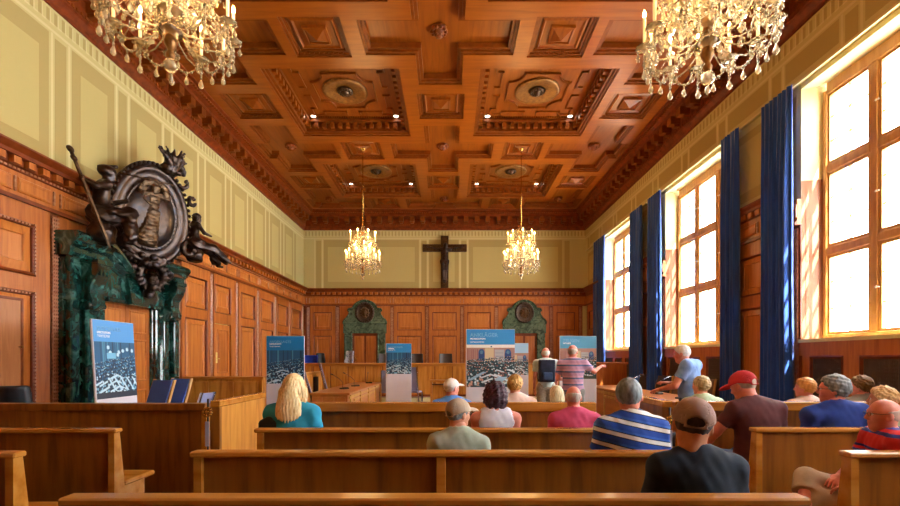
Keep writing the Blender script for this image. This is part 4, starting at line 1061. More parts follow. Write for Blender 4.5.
spots = [(-2.24, 3.70, 4.20, 'lit crystal candle chandelier hanging top left, nearest the left wall frieze'), (2.05, 3.65, 4.07, 'lit crystal candle chandelier hanging top right, nearest the windows'),
         (-2.35, 12.55, 4.13, 'small-looking far crystal chandelier hanging left of the crucifix'), (1.97, 12.55, 4.13, 'small-looking far crystal chandelier hanging right of the crucifix')]
for i, (x, y, z, lb) in enumerate(spots):
    c = ch if i == 0 else copy_tree(ch)
    c.location = (x, y, z); c.rotation_euler = (0, 0, .17*i); tag(c, lb, 'chandelier', 'crystal chandeliers')

# ================================================================== CURTAINS
def curtain(y0, y1, label, ztop=5.70, zbot=.12, x=XR-.11, seed=0):
    rnd = random.Random(seed); n = 60; m = MB(); m.smooth = True; rows = [ztop, ztop-.1, 4.2, 2.8, 1.5, .8, zbot]; base = []
    nf = max(4, int((y1-y0)/.09))
    for z in rows:
        t = (ztop-z)/(ztop-zbot); pinch = 1-.10*math.sin(PI*min(1, t*1.2)); c = (y0+y1)/2; hw = (y1-y0)/2*pinch
        ps = [(x+(.008+.04*min(1, t*4))*math.sin(2*PI*nf*i/n*.999+.5*math.sin(i*.3+seed))+.01*math.sin(i*.7), c-hw+2*hw*i/n, z) for i in range(n+1)]
        ps2 = [(p[0]+.012, p[1], p[2]) for p in ps]; base.append((m.V(*ps), m.V(*ps2)))
    for (a, b), (c, d) in zip(base, base[1:]):
        for i in range(n): m.F(a+i, a+i+1, c+i+1, c+i); m.F(b+i, b+i+1, d+i+1, d+i)
        m.F(a, b, d, c); m.F(a+n, b+n, d+n, c+n)
    for i in range(n): m.F(base[-1][0]+i, base[-1][0]+i+1, base[-1][1]+i+1, base[-1][1]+i)
    o = m.build('curtain', 'curtain', None, loc=(x, (y0+y1)/2, zbot)); tag(o, label, 'curtain', 'long blue window curtains')
curtain(7.03, 7.70, 'long deep blue curtain at the far side of the nearest window', seed=1)
curtain(8.33, 8.85, 'long deep blue curtain at the near side of the middle window', seed=2)
curtain(11.40, 12.12, 'long blue curtain between middle and far window, the one nearer the viewer', seed=3)
curtain(12.50, 13.30, 'long blue curtain at the near side of the farthest window', seed=4)
curtain(15.50, 16.6, 'long blue curtain at the far side of the farthest window, near the corner', seed=5)

# ================================================================== JUDGES' BENCH AND FURNITURE AT THE END OF THE ROOM
jb = thing('judges_bench', 'long honey wooden judges bench of upright boards across the end of the room', 'bench', (XC, 15.6, .24))
m = MB(); x0, x1 = -5.2, 4.9
L = Vector(jb.location)
def fx(m, name, mats, par):
    l = Vector(par.location); m.v = [tuple(Vector(p)-l) for p in m.v]; m.tf = None; return m.build(name, mats, par)
m.mat(1).box(x0, x1, 15.62, 15.68, .24, 1.33); m.mat(0)
x = x0
while x < x1-.01:
    m.box(x+.014, min(x+.59, x1)-.014, 15.60, 15.62, .30, 1.26, .004); x += .59
m.mat(1).box(x0, x1, 15.59, 15.62, .24, .30)
fx(m, 'front_panel', ['honey', 'wall_dark'], jb)
m = MB(); m.box(x0-.03, x1+.03, 15.53, 16.25, 1.30, 1.36, .012); m.box(x0, x1, 15.57, 15.62, 1.25, 1.30); fx(m, 'desk_top', 'honey_rail', jb)
for xx in (x0, x1-.05): m = MB(); m.box(xx, xx+.05, 15.68, 16.2, .24, 1.30); fx(m, 'side_panel', 'honey', jb)
# dock partition along the left
dk = thing('dock_partition', 'low honey wooden dock partition with dark rail along the left side', 'partition', (-4.8, 9.7, 0))
m = MB(); m.box(-5.58, -4.0, 9.70, 9.75, 0, 1.07)
for k in range(3): a = -5.56+k*.52; m.mat(0).box(a+.02, a+.50, 9.68, 9.70, .1, 1.02, .004)
m.mat(0).box(-4.0, -3.93, 9.68, 9.80, 0, 1.07); fx(m, 'end_panel', ['honey'], dk)
m = MB(); m.box(-3.97, -3.92, 9.75, 14.2, 0, 1.07)
for k in range(7): m.box(-3.92, -3.905, 9.85+k*.62, 9.85+k*.62+.6, .1, 1.02, .004)
fx(m, 'long_panel', 'honey', dk)
m = MB(); m.box(-5.58, -3.90, 9.64, 9.80, 1.07, 1.13, .01); m.box(-4.02, -3.88, 9.80, 14.2, 1.07, 1.13, .01); fx(m, 'top_rail', 'honey_rail', dk)
m = MB(); m.box(-3.905, -3.89, 13.25, 13.7, .2, .98); fx(m, 'doorway', 'groove', dk)  # flat dark sheet painted as a shaded gap in the panel
# raised bench box on the right side by the windows
bx = thing('clerk_box', 'small reddish wooden box bench beyond the right counter near the windows', 'partition', (4.7, 13.2, 0))
m = MB(); m.box(4.25, 5.1, 13.2, 13.26, 0, 1.35); m.rings(4.3, 5.05, .2, 1.2, [(0, 0), (0, .0)], cap=False) if False else None; m.box(4.25, 4.31, 13.26, 14.6, 0, 1.35); fx(m, 'panel', 'wall_wood', bx)
m = MB(); m.box(4.2, 5.13, 13.15, 13.32, 1.35, 1.41, .01); m.box(4.2, 4.36, 13.32, 14.6, 1.35, 1.41, .01); fx(m, 'top_rail', 'wall_wood', bx)
# counters with microphones, left and right
def counter(label, xa, xb, ya, yb, zt, loc):
    t = thing('counter', label, 'table', loc)
    m = MB(); m.box(xa, xb, ya, yb, zt-.05, zt, .01); fx(m, 'top', 'table', t)
    m = MB(); m.box(xa+.04, xb-.06, ya+.04, ya+.07, 0, zt-.05)
    for k in range(3): w = (xb-xa-.14)/3; m.box(xa+.05+k*w, xa+.05+(k+1)*w-.012, ya+.025, ya+.04, .06, zt-.09, .003)
    fx(m, 'front_panel', 'table', t)
    m = MB(); s = xb-.10 if xa < 0 else xa+.07; m.box(s, s+.03, ya+.07, yb-.05, 0, zt-.05); fx(m, 'side_panel', 'table', t)
    m = MB(); e = xb-.02 if xa < 0 else xa; m.box(e, e+.02, ya+.02, yb-.5, zt-.13, zt-.075); m.box(e, e+.02, ya+.5, yb-1.4, zt-.22, zt-.17)
    for q in range(5): yy = ya+.1+q*(yb-ya-.3)/4; m.box(e, e+.03, yy, yy+.06, 0, zt-.05)
    fx(m, 'slat_frame', 'tan_wood', t); return t
counter('long orange wooden counter with microphones left of the centre banner', -3.0, -2.13, 9.87, 14.6, .77, (-2.56, 12, 0))
counter('long pale wooden counter with microphones on the right, before the windows', 3.85, 4.7, 7.5, 12.9, .77, (4.4, 10, 0))
def mic(x, y, z, rz, label, h=.34, lean=.35, m_='black'):
    t = thing('microphone', label, 'microphone', (x, y, z), rz, 'gooseneck microphones')
    m = MB(); m.box(-.07, .07, -.10, .10, 0, .03, .008); m.box(-.05, .05, -.09, .0, .03, .04, .004); m.build('base', 'black', t)
    pts = [(0, .06, .03), (0, .05, .03+h*.4), (lean*.4, .04, h*.75), (lean, .03, h)]; m = MB(); m.tube(pts, .006, 6); m.build('gooseneck', m_, t)
    m = MB(); m.tube([(lean-.005, .03, h), (lean+.06, .03, h+.02)], [.012, .015], 8); m.build('head', 'black', t)
mic(-2.55, 11.2, .77, 2.6, 'microphone on the left counter, nearest the viewer')
mic(-2.50, 12.3, .77, 2.6, 'microphone on the left counter, second from the viewer')
mic(-2.42, 13.9, .77, 1.7, 'small microphone standing upright at the far end of the left counter', .3, .02)
mic(4.25, 11.0, .77, .1, 'grey gooseneck microphone at the far end of the right counter', .34, .38, 'chrome')
mic(4.35, 9.6, .77, .3, 'long grey gooseneck microphone on the right counter, behind the grey-haired head', .42, .55, 'chrome')
mic(4.25, 8.4, .77, .2, 'black microphone pointing up right beside the blue-shirted standing man', .46, .30)
# lectern
lc = thing('lectern', 'small wooden lectern desk in front of the judges bench', 'lectern', (-.2, 13.0, 0))
m = MB(); m.box(-.34, .30, -.2, .25, .86, .91, .008); m.build('top', 'honey_rail', lc)
m = MB(); m.box(-.30, .26, .0, .03, .1, .80); m.build('front_panel', 'honey', lc)
for sx in (-.32, .24): m = MB(); m.box(sx, sx+.05, -.16, .22, 0, .86); m.build('side_panel', 'honey_rail', lc)
m = MB(); m.box(-.27, .24, -.15, .0, .78, .80); m.build('shelf', 'groove', lc)

# chairs ---------------------------------------------------------------
def arm_chair(label, loc, rz, mt, group, back=.62, w=.25, zc=.80, name='swivel_chair', frame='black', cat='chair'):
    t = thing(name, label, cat, loc, rz, group)
    def bk(P):
        q = P-A(0, -.24, zc); d = np.maximum.reduce([np.abs(q[:, 0])-w*(1-.12*np.clip(q[:, 2]/.35, 0, 1)), np.abs(q[:, 1]+.12*q[:, 2]-.10*(q[:, 0]/w)**2)-.032, np.abs(q[:, 2])-back/2]); return d-.02
    sdf_mesh('backrest', bk, (-.36, -.45, .28), (.36, .05, 1.75), .022, mt, t)
    def st(P): q = P-A(0, 0, .46); return np.maximum.reduce([np.abs(q[:, 0])-w, np.abs(q[:, 1])-.22, np.abs(q[:, 2])-.03])-.025
    sdf_mesh('seat', st, (-.34, -.3, .38), (.34, .3, .56), .025, mt, t)
    m = MB(); m.tube([(0, 0, .1), (0, 0, .42)], .03, 8)
    for k in range(5): a = k*2*PI/5; m.tube([(0, 0, .1), (.27*math.cos(a), .27*math.sin(a), .06)], .018, 6); m.ball((.27*math.cos(a), .27*math.sin(a), .03), .03, 6, 5)
    m.build('base', frame, t)
    for sx in (-1, 1): m = MB(); m.tube([(sx*(w-.01), .10, .48), (sx*(w+.03), .12, .66), (sx*(w+.03), -.18, .68), (sx*(w-.02), -.26, .66)], .016, 6); m.build('armrest', frame, t)
    return t
arm_chair('black leather chair back behind the barrier at the far left', (-6.0*.93, 5.98, 0), 0, 'leather', None, .60, .20) if False else None
arm_chair('black leather chair showing above the barrier at the far left, before the cupboard door', (-5.30, 5.75, .0), .12, 'leather', None, .72, .18)
JG = 'chairs behind the judges bench'
arm_chair('dark brown chair behind the judges bench, hidden by the small banner on its left side', (-2.35, 16.75, .24), PI, 'leather_brown', JG, 1.0, .25, .94)
arm_chair('dark brown chair behind the judges bench, just right of the small banner', (-1.20, 16.75, .24), PI, 'leather_brown', JG, 1.0, .25, .94)
arm_chair('dark brown chair behind the judges bench, left of the large centre banner', (-.12, 16.75, .24), PI, 'leather_brown', JG, 1.0, .25, .94)
arm_chair('royal blue chair beyond the dock, beside the left banner', (-5.02, 16.5, .24), PI, 'royal_fabric', JG, 1.0, .25, .88)
arm_chair('dark slate chair left of the left marble door surround', (-4.80, 17.35, .24), PI+.5, 'leather', JG, 1.0, .16, .97)
arm_chair('blue and white patterned chair at the foot of the left marble door surround', (-3.72, 16.7, .24), PI-.4, noisy('patterned_fabric', ['#2a4a80', '#c8d0e4', '#405a90'], nscale=14), JG, 1.0, .16, 1.04)
def wood_chair(label, loc, rz, mt, group, frame='tan_wood', lean=.22, top=1.02, w=.21, name='wooden_chair'):
    t = thing(name, label, 'chair', loc, rz, group)
    for sx in (-1, 1):
        m = MB(); m.prism([(-.20, 0), (-.15, 0), (-.17, .45), (-.20-lean+.03, top), (-.20-lean-.01, top), (-.21, .45)], sx*w-.015, sx*w+.015, 'x'); m.build('side_frame', frame, t)
        m = MB(); m.box(sx*w-.018, sx*w+.018, .18, .22, 0, .44); m.build('leg', frame, t)
    m = MB(); m.prism([(-.185, .50), (-.15, .50), (-.15-lean, top-.01), (-.185-lean, top-.01)], -w+.015, w-.015, 'x'); m.build('backrest', mt, t)
    m = MB(); m.box(-w+.015, w-.015, -.17, .22, .42, .48, .012); m.build('seat', mt, t); return t
BG = 'blue chairs before the green portal'
wood_chair('blue upholstered wooden chair right beside the tilted banner', (-4.83, 7.20, 0), 2.78, 'blue_fabric', BG, top=1.16, w=.23)
wood_chair('blue upholstered wooden chair by the far jamb of the green portal', (-4.88, 7.78, 0), 2.78, 'blue_fabric', BG, top=1.16, w=.23)
wood_chair('grey lilac chair top just left of the dock partition', (-4.15, 7.35, 0), 1.2, 'lilac_fabric', None, 'chrome', top=.98, w=.12)
wood_chair('grey lilac chair between dock and left counter, nearer one', (-3.35, 11.9, 0), -1.25, 'lilac_fabric', 'lilac chairs behind the left counter', 'chrome', top=1.25)
wood_chair('grey lilac chair between dock and left counter, farther one', (-3.35, 13.4, 0), -1.25, 'lilac_fabric', 'lilac chairs behind the left counter', 'chrome', top=1.38)
wood_chair('pale framed chair at the right end of the left counter', (-2.0, 14.75, 0), .25, 'lilac_fabric', None, 'chrome', top=1.15)
wood_chair('pale framed chair just right of the small banner', (-1.12, 14.75, 0), -.25, 'lilac_fabric', None, 'chrome', top=1.25)
M['taupe'] = mat('taupe_leather', '#8a6a54', .5); M['dark_seat'] = mat('dark_seat', '#2c2022', .5)
RG = 'chairs behind the right counter'
for (x, y, mt, lb, tp) in ((4.85+.35, 12.2, 'dark_seat', 'dark chair behind the right counter, farthest one', 1.1), (5.0, 11.2, 'dark_seat', 'dark chair behind the right counter, second from the far end', 1.1), (5.0, 10.3, 'taupe', 'taupe chair behind the right counter, left of the black microphone', 1.1), (4.98, 9.4, 'taupe', 'taupe chair behind the right counter, beside the standing man', 1.1), (4.95, 7.9, 'taupe', 'taupe chair behind the right counter, right of the short-haired blond head', 1.16)):
    wood_chair(lb, (min(x, 5.0), y, 0), 1.5+.3, mt, RG, 'tan_wood', .12, tp, .27)

# ================================================================== BANNERS
def text_mesh(name, txt, size, loc, material, parent, outline=False, bold=1.0, width=None):
    cu = bpy.data.curves.new(name, 'FONT'); cu.body = txt; cu.size = size; cu.space_character = 1.05
    if outline: cu.fill_mode = 'NONE'; cu.bevel_depth = size*.022; cu.bevel_resolution = 0
    else: cu.fill_mode = 'FRONT'; cu.offset = size*.012*bold
    tmp = bpy.data.objects.new(name+'_curve', cu); COL.objects.link(tmp); dg = bpy.context.evaluated_depsgraph_get()
    me = bpy.data.meshes.new_from_object(tmp.evaluated_get(dg)); bpy.data.objects.remove(tmp); bpy.data.curves.remove(cu)
    if width:
        xs_ = [v.co.x for v in me.vertices]; k_ = width/(max(xs_)-min(xs_))
        for v in me.vertices: v.co.x *= k_; v.co.y *= k_; v.co.z *= .5
    me.materials.clear(); me.materials.append(M[material]); o = bpy.data.objects.new(name, me); COL.objects.link(o); o.parent = parent
    o.location = loc; o.rotation_euler = (PI/2, 0, 0); return o
M['ink_white'] = mat('white_ink', '#ffffff', .6, emit=None) if False else mat('white_ink', '#ffffff', .6)
M['ink_pale'] = mat('pale_blue_ink', '#8cc8ec', .6)
def colmat(name):
    m = bpy.data.materials.new(name); m.use_nodes = True; nt = m.node_tree; a = nt.nodes.new('ShaderNodeVertexColor'); a.layer_name = 'print'
    nt.links.new(a.outputs[0], nt.nodes['Principled BSDF'].inputs['Base Color']); nt.nodes['Principled BSDF'].inputs['Roughness'].default_value = .45; return m
M['print'] = colmat('photo_print')
def hexc(h): return np.array(srgb(h)[:3])
def scene_print(kind, nu, nv):
    """colour grid of a printed courtroom photograph : u right, v up"""
    r = np.random.RandomState({'main': 1, 'spect': 2, 'dock': 3, 'small': 4, 'right': 5, 'back': 6}[kind])
    u, v = np.meshgrid((np.arange(nu)+.5)/nu, (np.arange(nv)+.5)/nv); out = np.zeros((nv, nu, 3))
    colour = kind in ('main', 'right', 'back')
    blob = lambda cx, cy, rx, ry, c: out.__setitem__(((u-cx)/rx)**2+((v-cy)/ry)**2 < 1, c)
    bar = lambda a, b, c_, d, c: out.__setitem__((u >= a) & (u < b) & (v >= c_) & (v < d), c)
    if colour:
        dark, lite = hexc('#16303c'), hexc('#dcecf4'); out[:] = hexc('#2c4650'); bar(0, 1, .60, 1, hexc('#b48c80')); bar(.38, .56, .60, .92, hexc('#d8c49c')); bar(.58, .78, .60, .88, hexc('#b8b8bc'))
        for k in range(9): bar(.02+.04*k, .035+.04*k, .62, .9, hexc('#a06a68'))
        for cx in (.31, .86): blob(cx, .80, .065, .10, hexc('#2a5c98')); bar(cx-.065, cx+.065, .62, .80, hexc('#2a4c88')); blob(cx, .82, .03, .045, hexc('#5c88b0'))
        bar(.60, .76, .72, .74, hexc('#8890a0')); bar(.60, .76, .80, .81, hexc('#8890a0'))
        if kind == 'main': out[v >= .93] = hexc('#f4f6ee')
        pal = [dark, lite, hexc('#d0a490'), hexc('#24505c'), hexc('#8c5c58'), hexc('#b4ccd4')]; top = .66
    else:
        dark, lite = hexc('#0a2c48'), hexc('#c8e8f6'); out[:] = hexc('#23608c')
        for k in range(14): a = r.rand(); bar(a, a+.012+.03*r.rand(), .5, 1, [hexc('#1c5078'), hexc('#4c90b4'), hexc('#123c5c')][k % 3])
        if kind == 'spect':
            for k in range(7): blob(.2+.75*r.rand(), .72+.26*r.rand(), .035, .035, lite)
            bar(.28, .50, .70, .80, hexc('#7cc4e4'))
        pal = [dark, lite, hexc('#70b0d0'), hexc('#123a58'), hexc('#94c8e0'), dark]; top = .66
    rows = 13
    for q in range(rows):
        t = q/(rows-1); cy = top*(1-t)**1.15+.02; sz = .011+.034*t; n = int(1.15/(sz*1.7))
        for k in range(n):
            cx = k/n+.3*sz*r.randn(); yy = cy+.012*r.randn()+(cx-.5)*(.10 if colour else .16)*(1-t*.5); c = pal[r.randint(len(pal))]
            blob(cx, yy-sz*1.0, sz*1.0, sz*1.3, pal[0] if r.rand() < .6 else pal[3]); blob(cx, yy, sz*.62, sz*.70, c)
        if q > 3 and q % 2: 
            for k in range(int(5-3*t)+1):
                cx = r.rand(); w_ = .05+.09*t; sl = (.5 if cx > .5 else -.5); out[(np.abs((v-cy)-sl*(u-cx)*-.8) < sz*.55) & (np.abs(u-cx) < w_)] = lite
    if kind == 'spect':
        bar(0, 1, 0, .10, hexc('#20283c'))
        for k in range(5): a = .30+.15*k; out[(np.abs((u-a)+(v-.35)*.75) < .022) & (v < .36) & (v > .12)] = lite
    if kind == 'main': out[((np.abs((u-.66)-(v-.14)*.9)) < .10) & (v < .24) & (v > .04)] = hexc('#a8d0e8'); out[(np.abs((u-.20)-(v-.25)*1.6) < .05) & (v > .16) & (v < .36)] = hexc('#9cc4dc')
    if kind == 'right': bar(0, 1, 0, .10, hexc('#3a4638'))
    return out
def banner(label, cx, cy, w, ztop, head, photo, strings, kind, rz=0, tilt=0, logo=False, sz=.10, word=.62, header='#3a98dc', grp='exhibition banners'):
    t = thing('exhibition_banner', label, 'banner', (cx, cy, 0), rz, grp)
    if tilt: t.rotation_euler = (tilt[0], tilt[1], rz)
    m = MB(); m.box(-w/2, w/2, 0, .03, .04, ztop, .006); m.build('panel', 'banner_white', t)
    for sx in (-1, 1): m = MB(); m.box(sx*w*.35-.03, sx*w*.35+.03, -.16, .20, 0, .035, .006); m.build('foot', 'white_metal', t)
    hm = mat('banner_header_blue', header, .5)
    m = MB(); m.box(-w/2+.012, w/2-.003, -.004, 0, ztop-head, ztop-.006); m.build('header', hm, t)
    nu, nv = 110, int(110*photo/w); out = scene_print(kind, nu, nv); me = bpy.data.meshes.new('photo_print')
    vs = [(-w/2+.012+(w-.015)*i/nu, -.003, ztop-head-photo+photo*j/nv) for j in range(nv+1) for i in range(nu+1)]
    fs = [(j*(nu+1)+i, j*(nu+1)+i+1, (j+1)*(nu+1)+i+1, (j+1)*(nu+1)+i) for j in range(nv) for i in range(nu)]
    me.from_pydata(vs, [], fs); ca = me.color_attributes.new('print', 'FLOAT_COLOR', 'CORNER'); c4 = np.ones((nv*nu, 4, 4)); c4[:, :, :3] = out.reshape(-1, 1, 3); ca.data.foreach_set('color', c4.ravel().astype(np.float32))
    me.materials.append(M['print']); me.update(); o = bpy.data.objects.new('photo_print', me); COL.objects.link(o); o.parent = t
    a, b, c = strings; z = ztop-head*.42
    text_mesh('headline', a, sz*1.35, (-w/2+.07, -.006, z-.02), 'ink_pale', t, True, width=w*(.57 if len(a) > 7 else .45))
    text_mesh('subtitle', b, sz*.72, (-w/2+.07, -.0075, z-sz*.62), 'ink_white', t, bold=3, width=w*(.31 if len(b) > 7 else .22))
    if c: text_mesh('small_title', c, sz*.62, (-w/2+.07, -.0075, z-sz*1.15), 'ink_white', t, width=w*.28)
    if logo: m = MB(); m.lathe([(.012, 0), (.013, -.004), (.002, -.004)], (.015, -.004, ztop-head-.032), 12, 'y'); m.build('emblem', 'ink_navy', t)
    return t
M['banner_white'] = noisy('banner_white', ['#d8d2dc', '#e0dae2'], nscale=2); M['ink_navy'] = mat('navy_ink', '#1c4a80', .6)
banner('large centre banner with white ANKLÄGER headline and colour courtroom photo', .693, 7.70, .82, 2.0, .26, .71, ('ANKLÄGER', 'PROSECUTION', 'ОБВИНИТЕЛИ'), 'main', logo=True, sz=.105)
banner('half-hidden pale banner directly behind the large centre banner', 2.0, 13.9, .80, 1.98, .30, .66, ('RICHTER', 'JUDGES', ''), 'back', header='#a8d4f4')
banner('banner with blue defendants photo beside the blonde woman, left of the counter', -3.40, 9.55, .79, 1.98, .30, .69, ('ANGEKLAGTE', 'DEFENDANTS', 'ПОДСУДИМЫЕ'), 'dock', header='#0c84cc', sz=.09)
banner('small far banner with blue photo and blank lower half, left of centre', -1.555, 14.2, .79, 1.98, .28, .66, ('VERTEIDIGER', 'DEFENSE', 'ADVOCATES'), 'small', header='#2c94dc', sz=.085)
banner('banner behind the striped standing man, with grey courtroom photo', 2.79, 9.95, .80, 2.0, .27, .66, ('ZEUGEN', 'WITNESS', ''), 'right', header='#5cb0dc', sz=.10)
banner('tilted banner with ZUSCHAUER headline before the green portal', -4.62, 6.50, .80, 2.04, .30, .78, ('ZUSCHAUER', 'SPECTATORS', 'ЗРИТЕЛИ'), 'spect', rz=PI/2, tilt=(-.06, 0), header='#5ca8ec', sz=.10)

# ================================================================== PUBLIC BENCHES
def pew(label, x0, x1, y, zt, seat=True, name='public_bench', mids=(), railh=.035, group='public benches', thick=.075, lean=.10):
    t = thing(name, label, 'bench', ((x0+x1)/2, y, 0), 0, group)
    m = MB(); m.box(x0-.02, x1+.02, y-.015, y+thick, zt-railh, zt, .008); fx(m, 'top_rail', 'pew_rail', t)
    for xa in (x0, x1-.05):
        m = MB(); m.prism([(y, 0), (y+thick+lean, 0), (y+thick-.01, zt-railh), (y, zt-railh)], xa, xa+.05, 'x'); fx(m, 'side_panel', 'pew_rail', t)
    for xa in mids:
        m = MB(); m.box(xa-.03, xa+.03, y, y+.03, 0, zt-railh, .004); fx(m, 'stile', 'pew_rail', t)
    m = MB(); m.prism([(y+.03, .06), (y+.06+lean, .06), (y+.05, zt-railh), (y+.03, zt-railh)], x0+.05, x1-.05, 'x'); fx(m, 'back_panel', 'pew', t)
    if seat:
        m = MB(); m.box(x0, x1, y+thick+.05, y+thick+.46, .41, .455, .012); fx(m, 'seat', 'pew_rail', t)
        for xa in (x0+.05, x1-.11): m = MB(); m.box(xa, xa+.06, y+thick+.10, y+thick+.38, 0, .41); fx(m, 'seat_support', 'pew_rail', t)
    return t
pew('nearest centre bench at the bottom edge of the picture', -1.61, 1.49, 1.925, .92, mids=(0,))
pew('second centre bench, behind the man in the dark cap', -1.60, 1.57, 2.88, .92, mids=(-.05,))
pew('third centre bench, behind the woman in the white top', -1.60, 1.57, 3.83, .92, mids=(-.10,))
pew('foremost centre bench with tall light rail facing the well of the court', -1.57, 1.57, 4.97, 1.03, mids=(), railh=.10)
pew('left side bench nearest the viewer, cut by the left edge', -5.5, -2.70, 2.85, .92)
pew('left side bench in front of the dark barrier', -5.5, -2.78, 3.82, .92)
pew('right side bench nearest the viewer, behind the man in the red polo shirt', 2.50, 5.1, 2.86, .92)
pew('right side bench behind the grey-haired man in navy', 2.58, 5.1, 3.86, .92)
pew('foremost right side bench with tall light rail', 2.50, 5.1, 4.97, 1.04, railh=.10)
# barriers round the well
def barrier(label, x0, x1, y, zt, mt, group=None):
    t = thing('court_barrier', label, 'barrier', ((x0+x1)/2, y, 0), 0, group)
    m = MB(); m.box(x0, x1, y-.03, y+.09, zt-.08, zt, .008); fx(m, 'top_rail', mt, t)
    m = MB(); m.box(x0+.02, x1-.02, y, y+.05, 0, zt-.08); fx(m, 'panel', 'pew', t)
    m = MB(); m.box(x1-.05, x1, y-.01, y+.07, 0, zt-.08); fx(m, 'end_post', 'pew_rail', t)
barrier('dark wooden barrier wall with heavy rail across the left side', -5.55, -2.62, 4.97, 1.02, 'pew')
def sidebar(label, x, y0, y1, zt, fl):
    t = thing('side_partition', label, 'partition', (x, (y0+y1)/2, 0), 0)
    m = MB(); m.box(x-.05, x+.06, y0-.02, y1, zt-.07, zt, .008); fx(m, 'top_rail', 'pew_rail', t)
    m = MB(); m.box(x-.02, x+.03, y0+.04, y1, 0, zt-.07); fx(m, 'panel', fl, t)
    m = MB(); m.box(x-.05, x+.05, y0-.01, y0+.04, 0, zt-.07); fx(m, 'end_post', 'pew', t)
sidebar('wooden partition painted as lit, running away from the viewer at the left aisle', -2.58, 5.08, 6.35, 1.04, 'honey')  # honey panel: light on the aisle face put into the colour
sidebar('wooden partition painted as shaded, running away from the viewer at the right aisle', 2.40, 5.08, 6.30, 1.04, 'pew')  # darker panel: shadow on the aisle face put into the colour
def stanchion(label, x, y, zt):
    t = thing('barrier_post', label, 'post', (x, y, 0), 0, 'posts with brass latch rosettes')
    m = MB(); m.tube([(0, 0, 0), (0, 0, zt)], .010, 8); m.lathe([(.05, 0), (.05, .01), (.012, .02)], (0,0,0), 12); m.build('pole', 'black', t)
    m = MB()
    for k in range(8): a = k*PI/4; m.ball((.04*math.cos(a), -.014, zt-.14+.04*math.sin(a)), (.02, .012, .02), 6, 4)
    m.ball((0, -.014, zt-.14), (.025, .018, .025), 8, 6); m.build('rosette', 'brass', t)
    m = MB(); m.box(-.022, .022, -.018, -.010, zt-.50, zt-.24, .003); m.build('plate', 'plate_lilac', t)
stanchion('thin dark post with brass rosette in the gap of the left barrier', -2.53*.975-.12+.04, 4.86, 1.08)
stanchion('thin dark post with brass rosette beside the right aisle partition', 2.36, 4.92, .98)

# ================================================================== PEOPLE
H_ = lambda n, *c: noisy(n, list(c), (1, 1, .3), 40, 3, .6)
M['h_blonde'] = H_('hair_blonde', '#c89858', '#f4dca8', '#e4bc78'); M['h_grey'] = H_('hair_grey', '#565c60', '#9aa4a8'); M['h_white'] = H_('hair_white', '#c8c4bc', '#ece8e0')
M['h_plum'] = H_('hair_plum', '#1c0c18', '#4c1830'); M['h_ash'] = H_('hair_ash', '#8c7850', '#d8c898'); M['h_brown'] = H_('hair_brown', '#5c4428', '#947448'); M['h_ginger'] = H_('hair_ginger', '#b87838', '#e8b060')
M['h_pale'] = H_('hair_pale', '#c8b488', '#f0e4c0'); M['h_gold'] = H_('hair_gold', '#a47838', '#d8ac60'); M['h_dark'] = H_('hair_dark', '#241c1c', '#443838'); M['h_bald'] = H_('hair_stubble', '#b0a098', '#c8b8ac')
def cloth(n, a, b): return noisy(n, [a, b], (1, 1, 1), 9, 4, .85)
M['teal'] = cloth('teal_cotton', '#1f8cae', '#2ea4c4'); M['sky'] = cloth('sky_blue_cotton', '#4a86d8', '#6ca4ec'); M['sage'] = cloth('grey_green_cotton', '#94a08c', '#acb4a4'); M['white_c'] = cloth('white_cotton', '#dcdcf0', '#f0f0fa')
M['pink_c'] = cloth('pink_cotton', '#c03c64', '#d85078'); M['black_c'] = cloth('blue_black_cotton', '#0e1a28', '#16263a'); M['maroon'] = cloth('maroon_cotton', '#4c2024', '#623034'); M['navy'] = cloth('navy_cotton', '#16307c', '#2444a0')
M['chambray'] = cloth('chambray', '#6486c0', '#84a4d8'); M['cream_c'] = cloth('cream_cotton', '#d8dcc4', '#ecebd8'); M['mint'] = cloth('pale_mint_cotton', '#b4d0b0', '#ccdcc8'); M['peach'] = cloth('pale_pink_cotton', '#e8c8bc', '#f4dcd4')
M['aqua_c'] = cloth('pale_aqua_cotton', '#c4dcd8', '#dceae4'); M['khaki'] = cloth('khaki_cotton', '#b09474', '#ccb494'); M['denim'] = cloth('denim', '#2c3c5c', '#3c5070'); M['grey_c'] = cloth('grey_cotton', '#7c7870', '#949088'); M['check'] = noisy('grey_check', ['#8c7c68', '#b0a490'], nscale=30)
M['cap_tan'] = cloth('tan_cap_cloth', '#b09a80', '#c8b49c'); M['cap_white'] = cloth('white_cap_cloth', '#dcd8d0', '#f0ece4'); M['cap_brown'] = cloth('brown_cap_cloth', '#8c6a5a', '#a88678'); M['cap_red'] = cloth('red_cap_cloth', '#b01c24', '#cc3038')
M['polo_stripe'] = stripes('blue_white_stripes', [(0, '#1c4cb0'), (.40, '#101c3c'), (.47, '#e8e4e0'), (.76, '#101c3c'), (.83, '#2c60c4')], .092, off=.15, tilt=.22)
M['pink_stripe'] = stripes('pink_grey_stripes', [(0, '#b88ca8'), (.5, '#5c6890'), (.75, '#c898b0')], .11)
M['red_stripe'] = stripes('red_blue_stripes', [(0, '#c41c24'), (.62, '#283c9c'), (.76, '#d42830'), (.88, '#28308c')], .17, off=.35)
def px(x, Y): return (x-449)/460*Y
def head_at(J, dx=0, dy=0, dz=0, body=0):
    return J
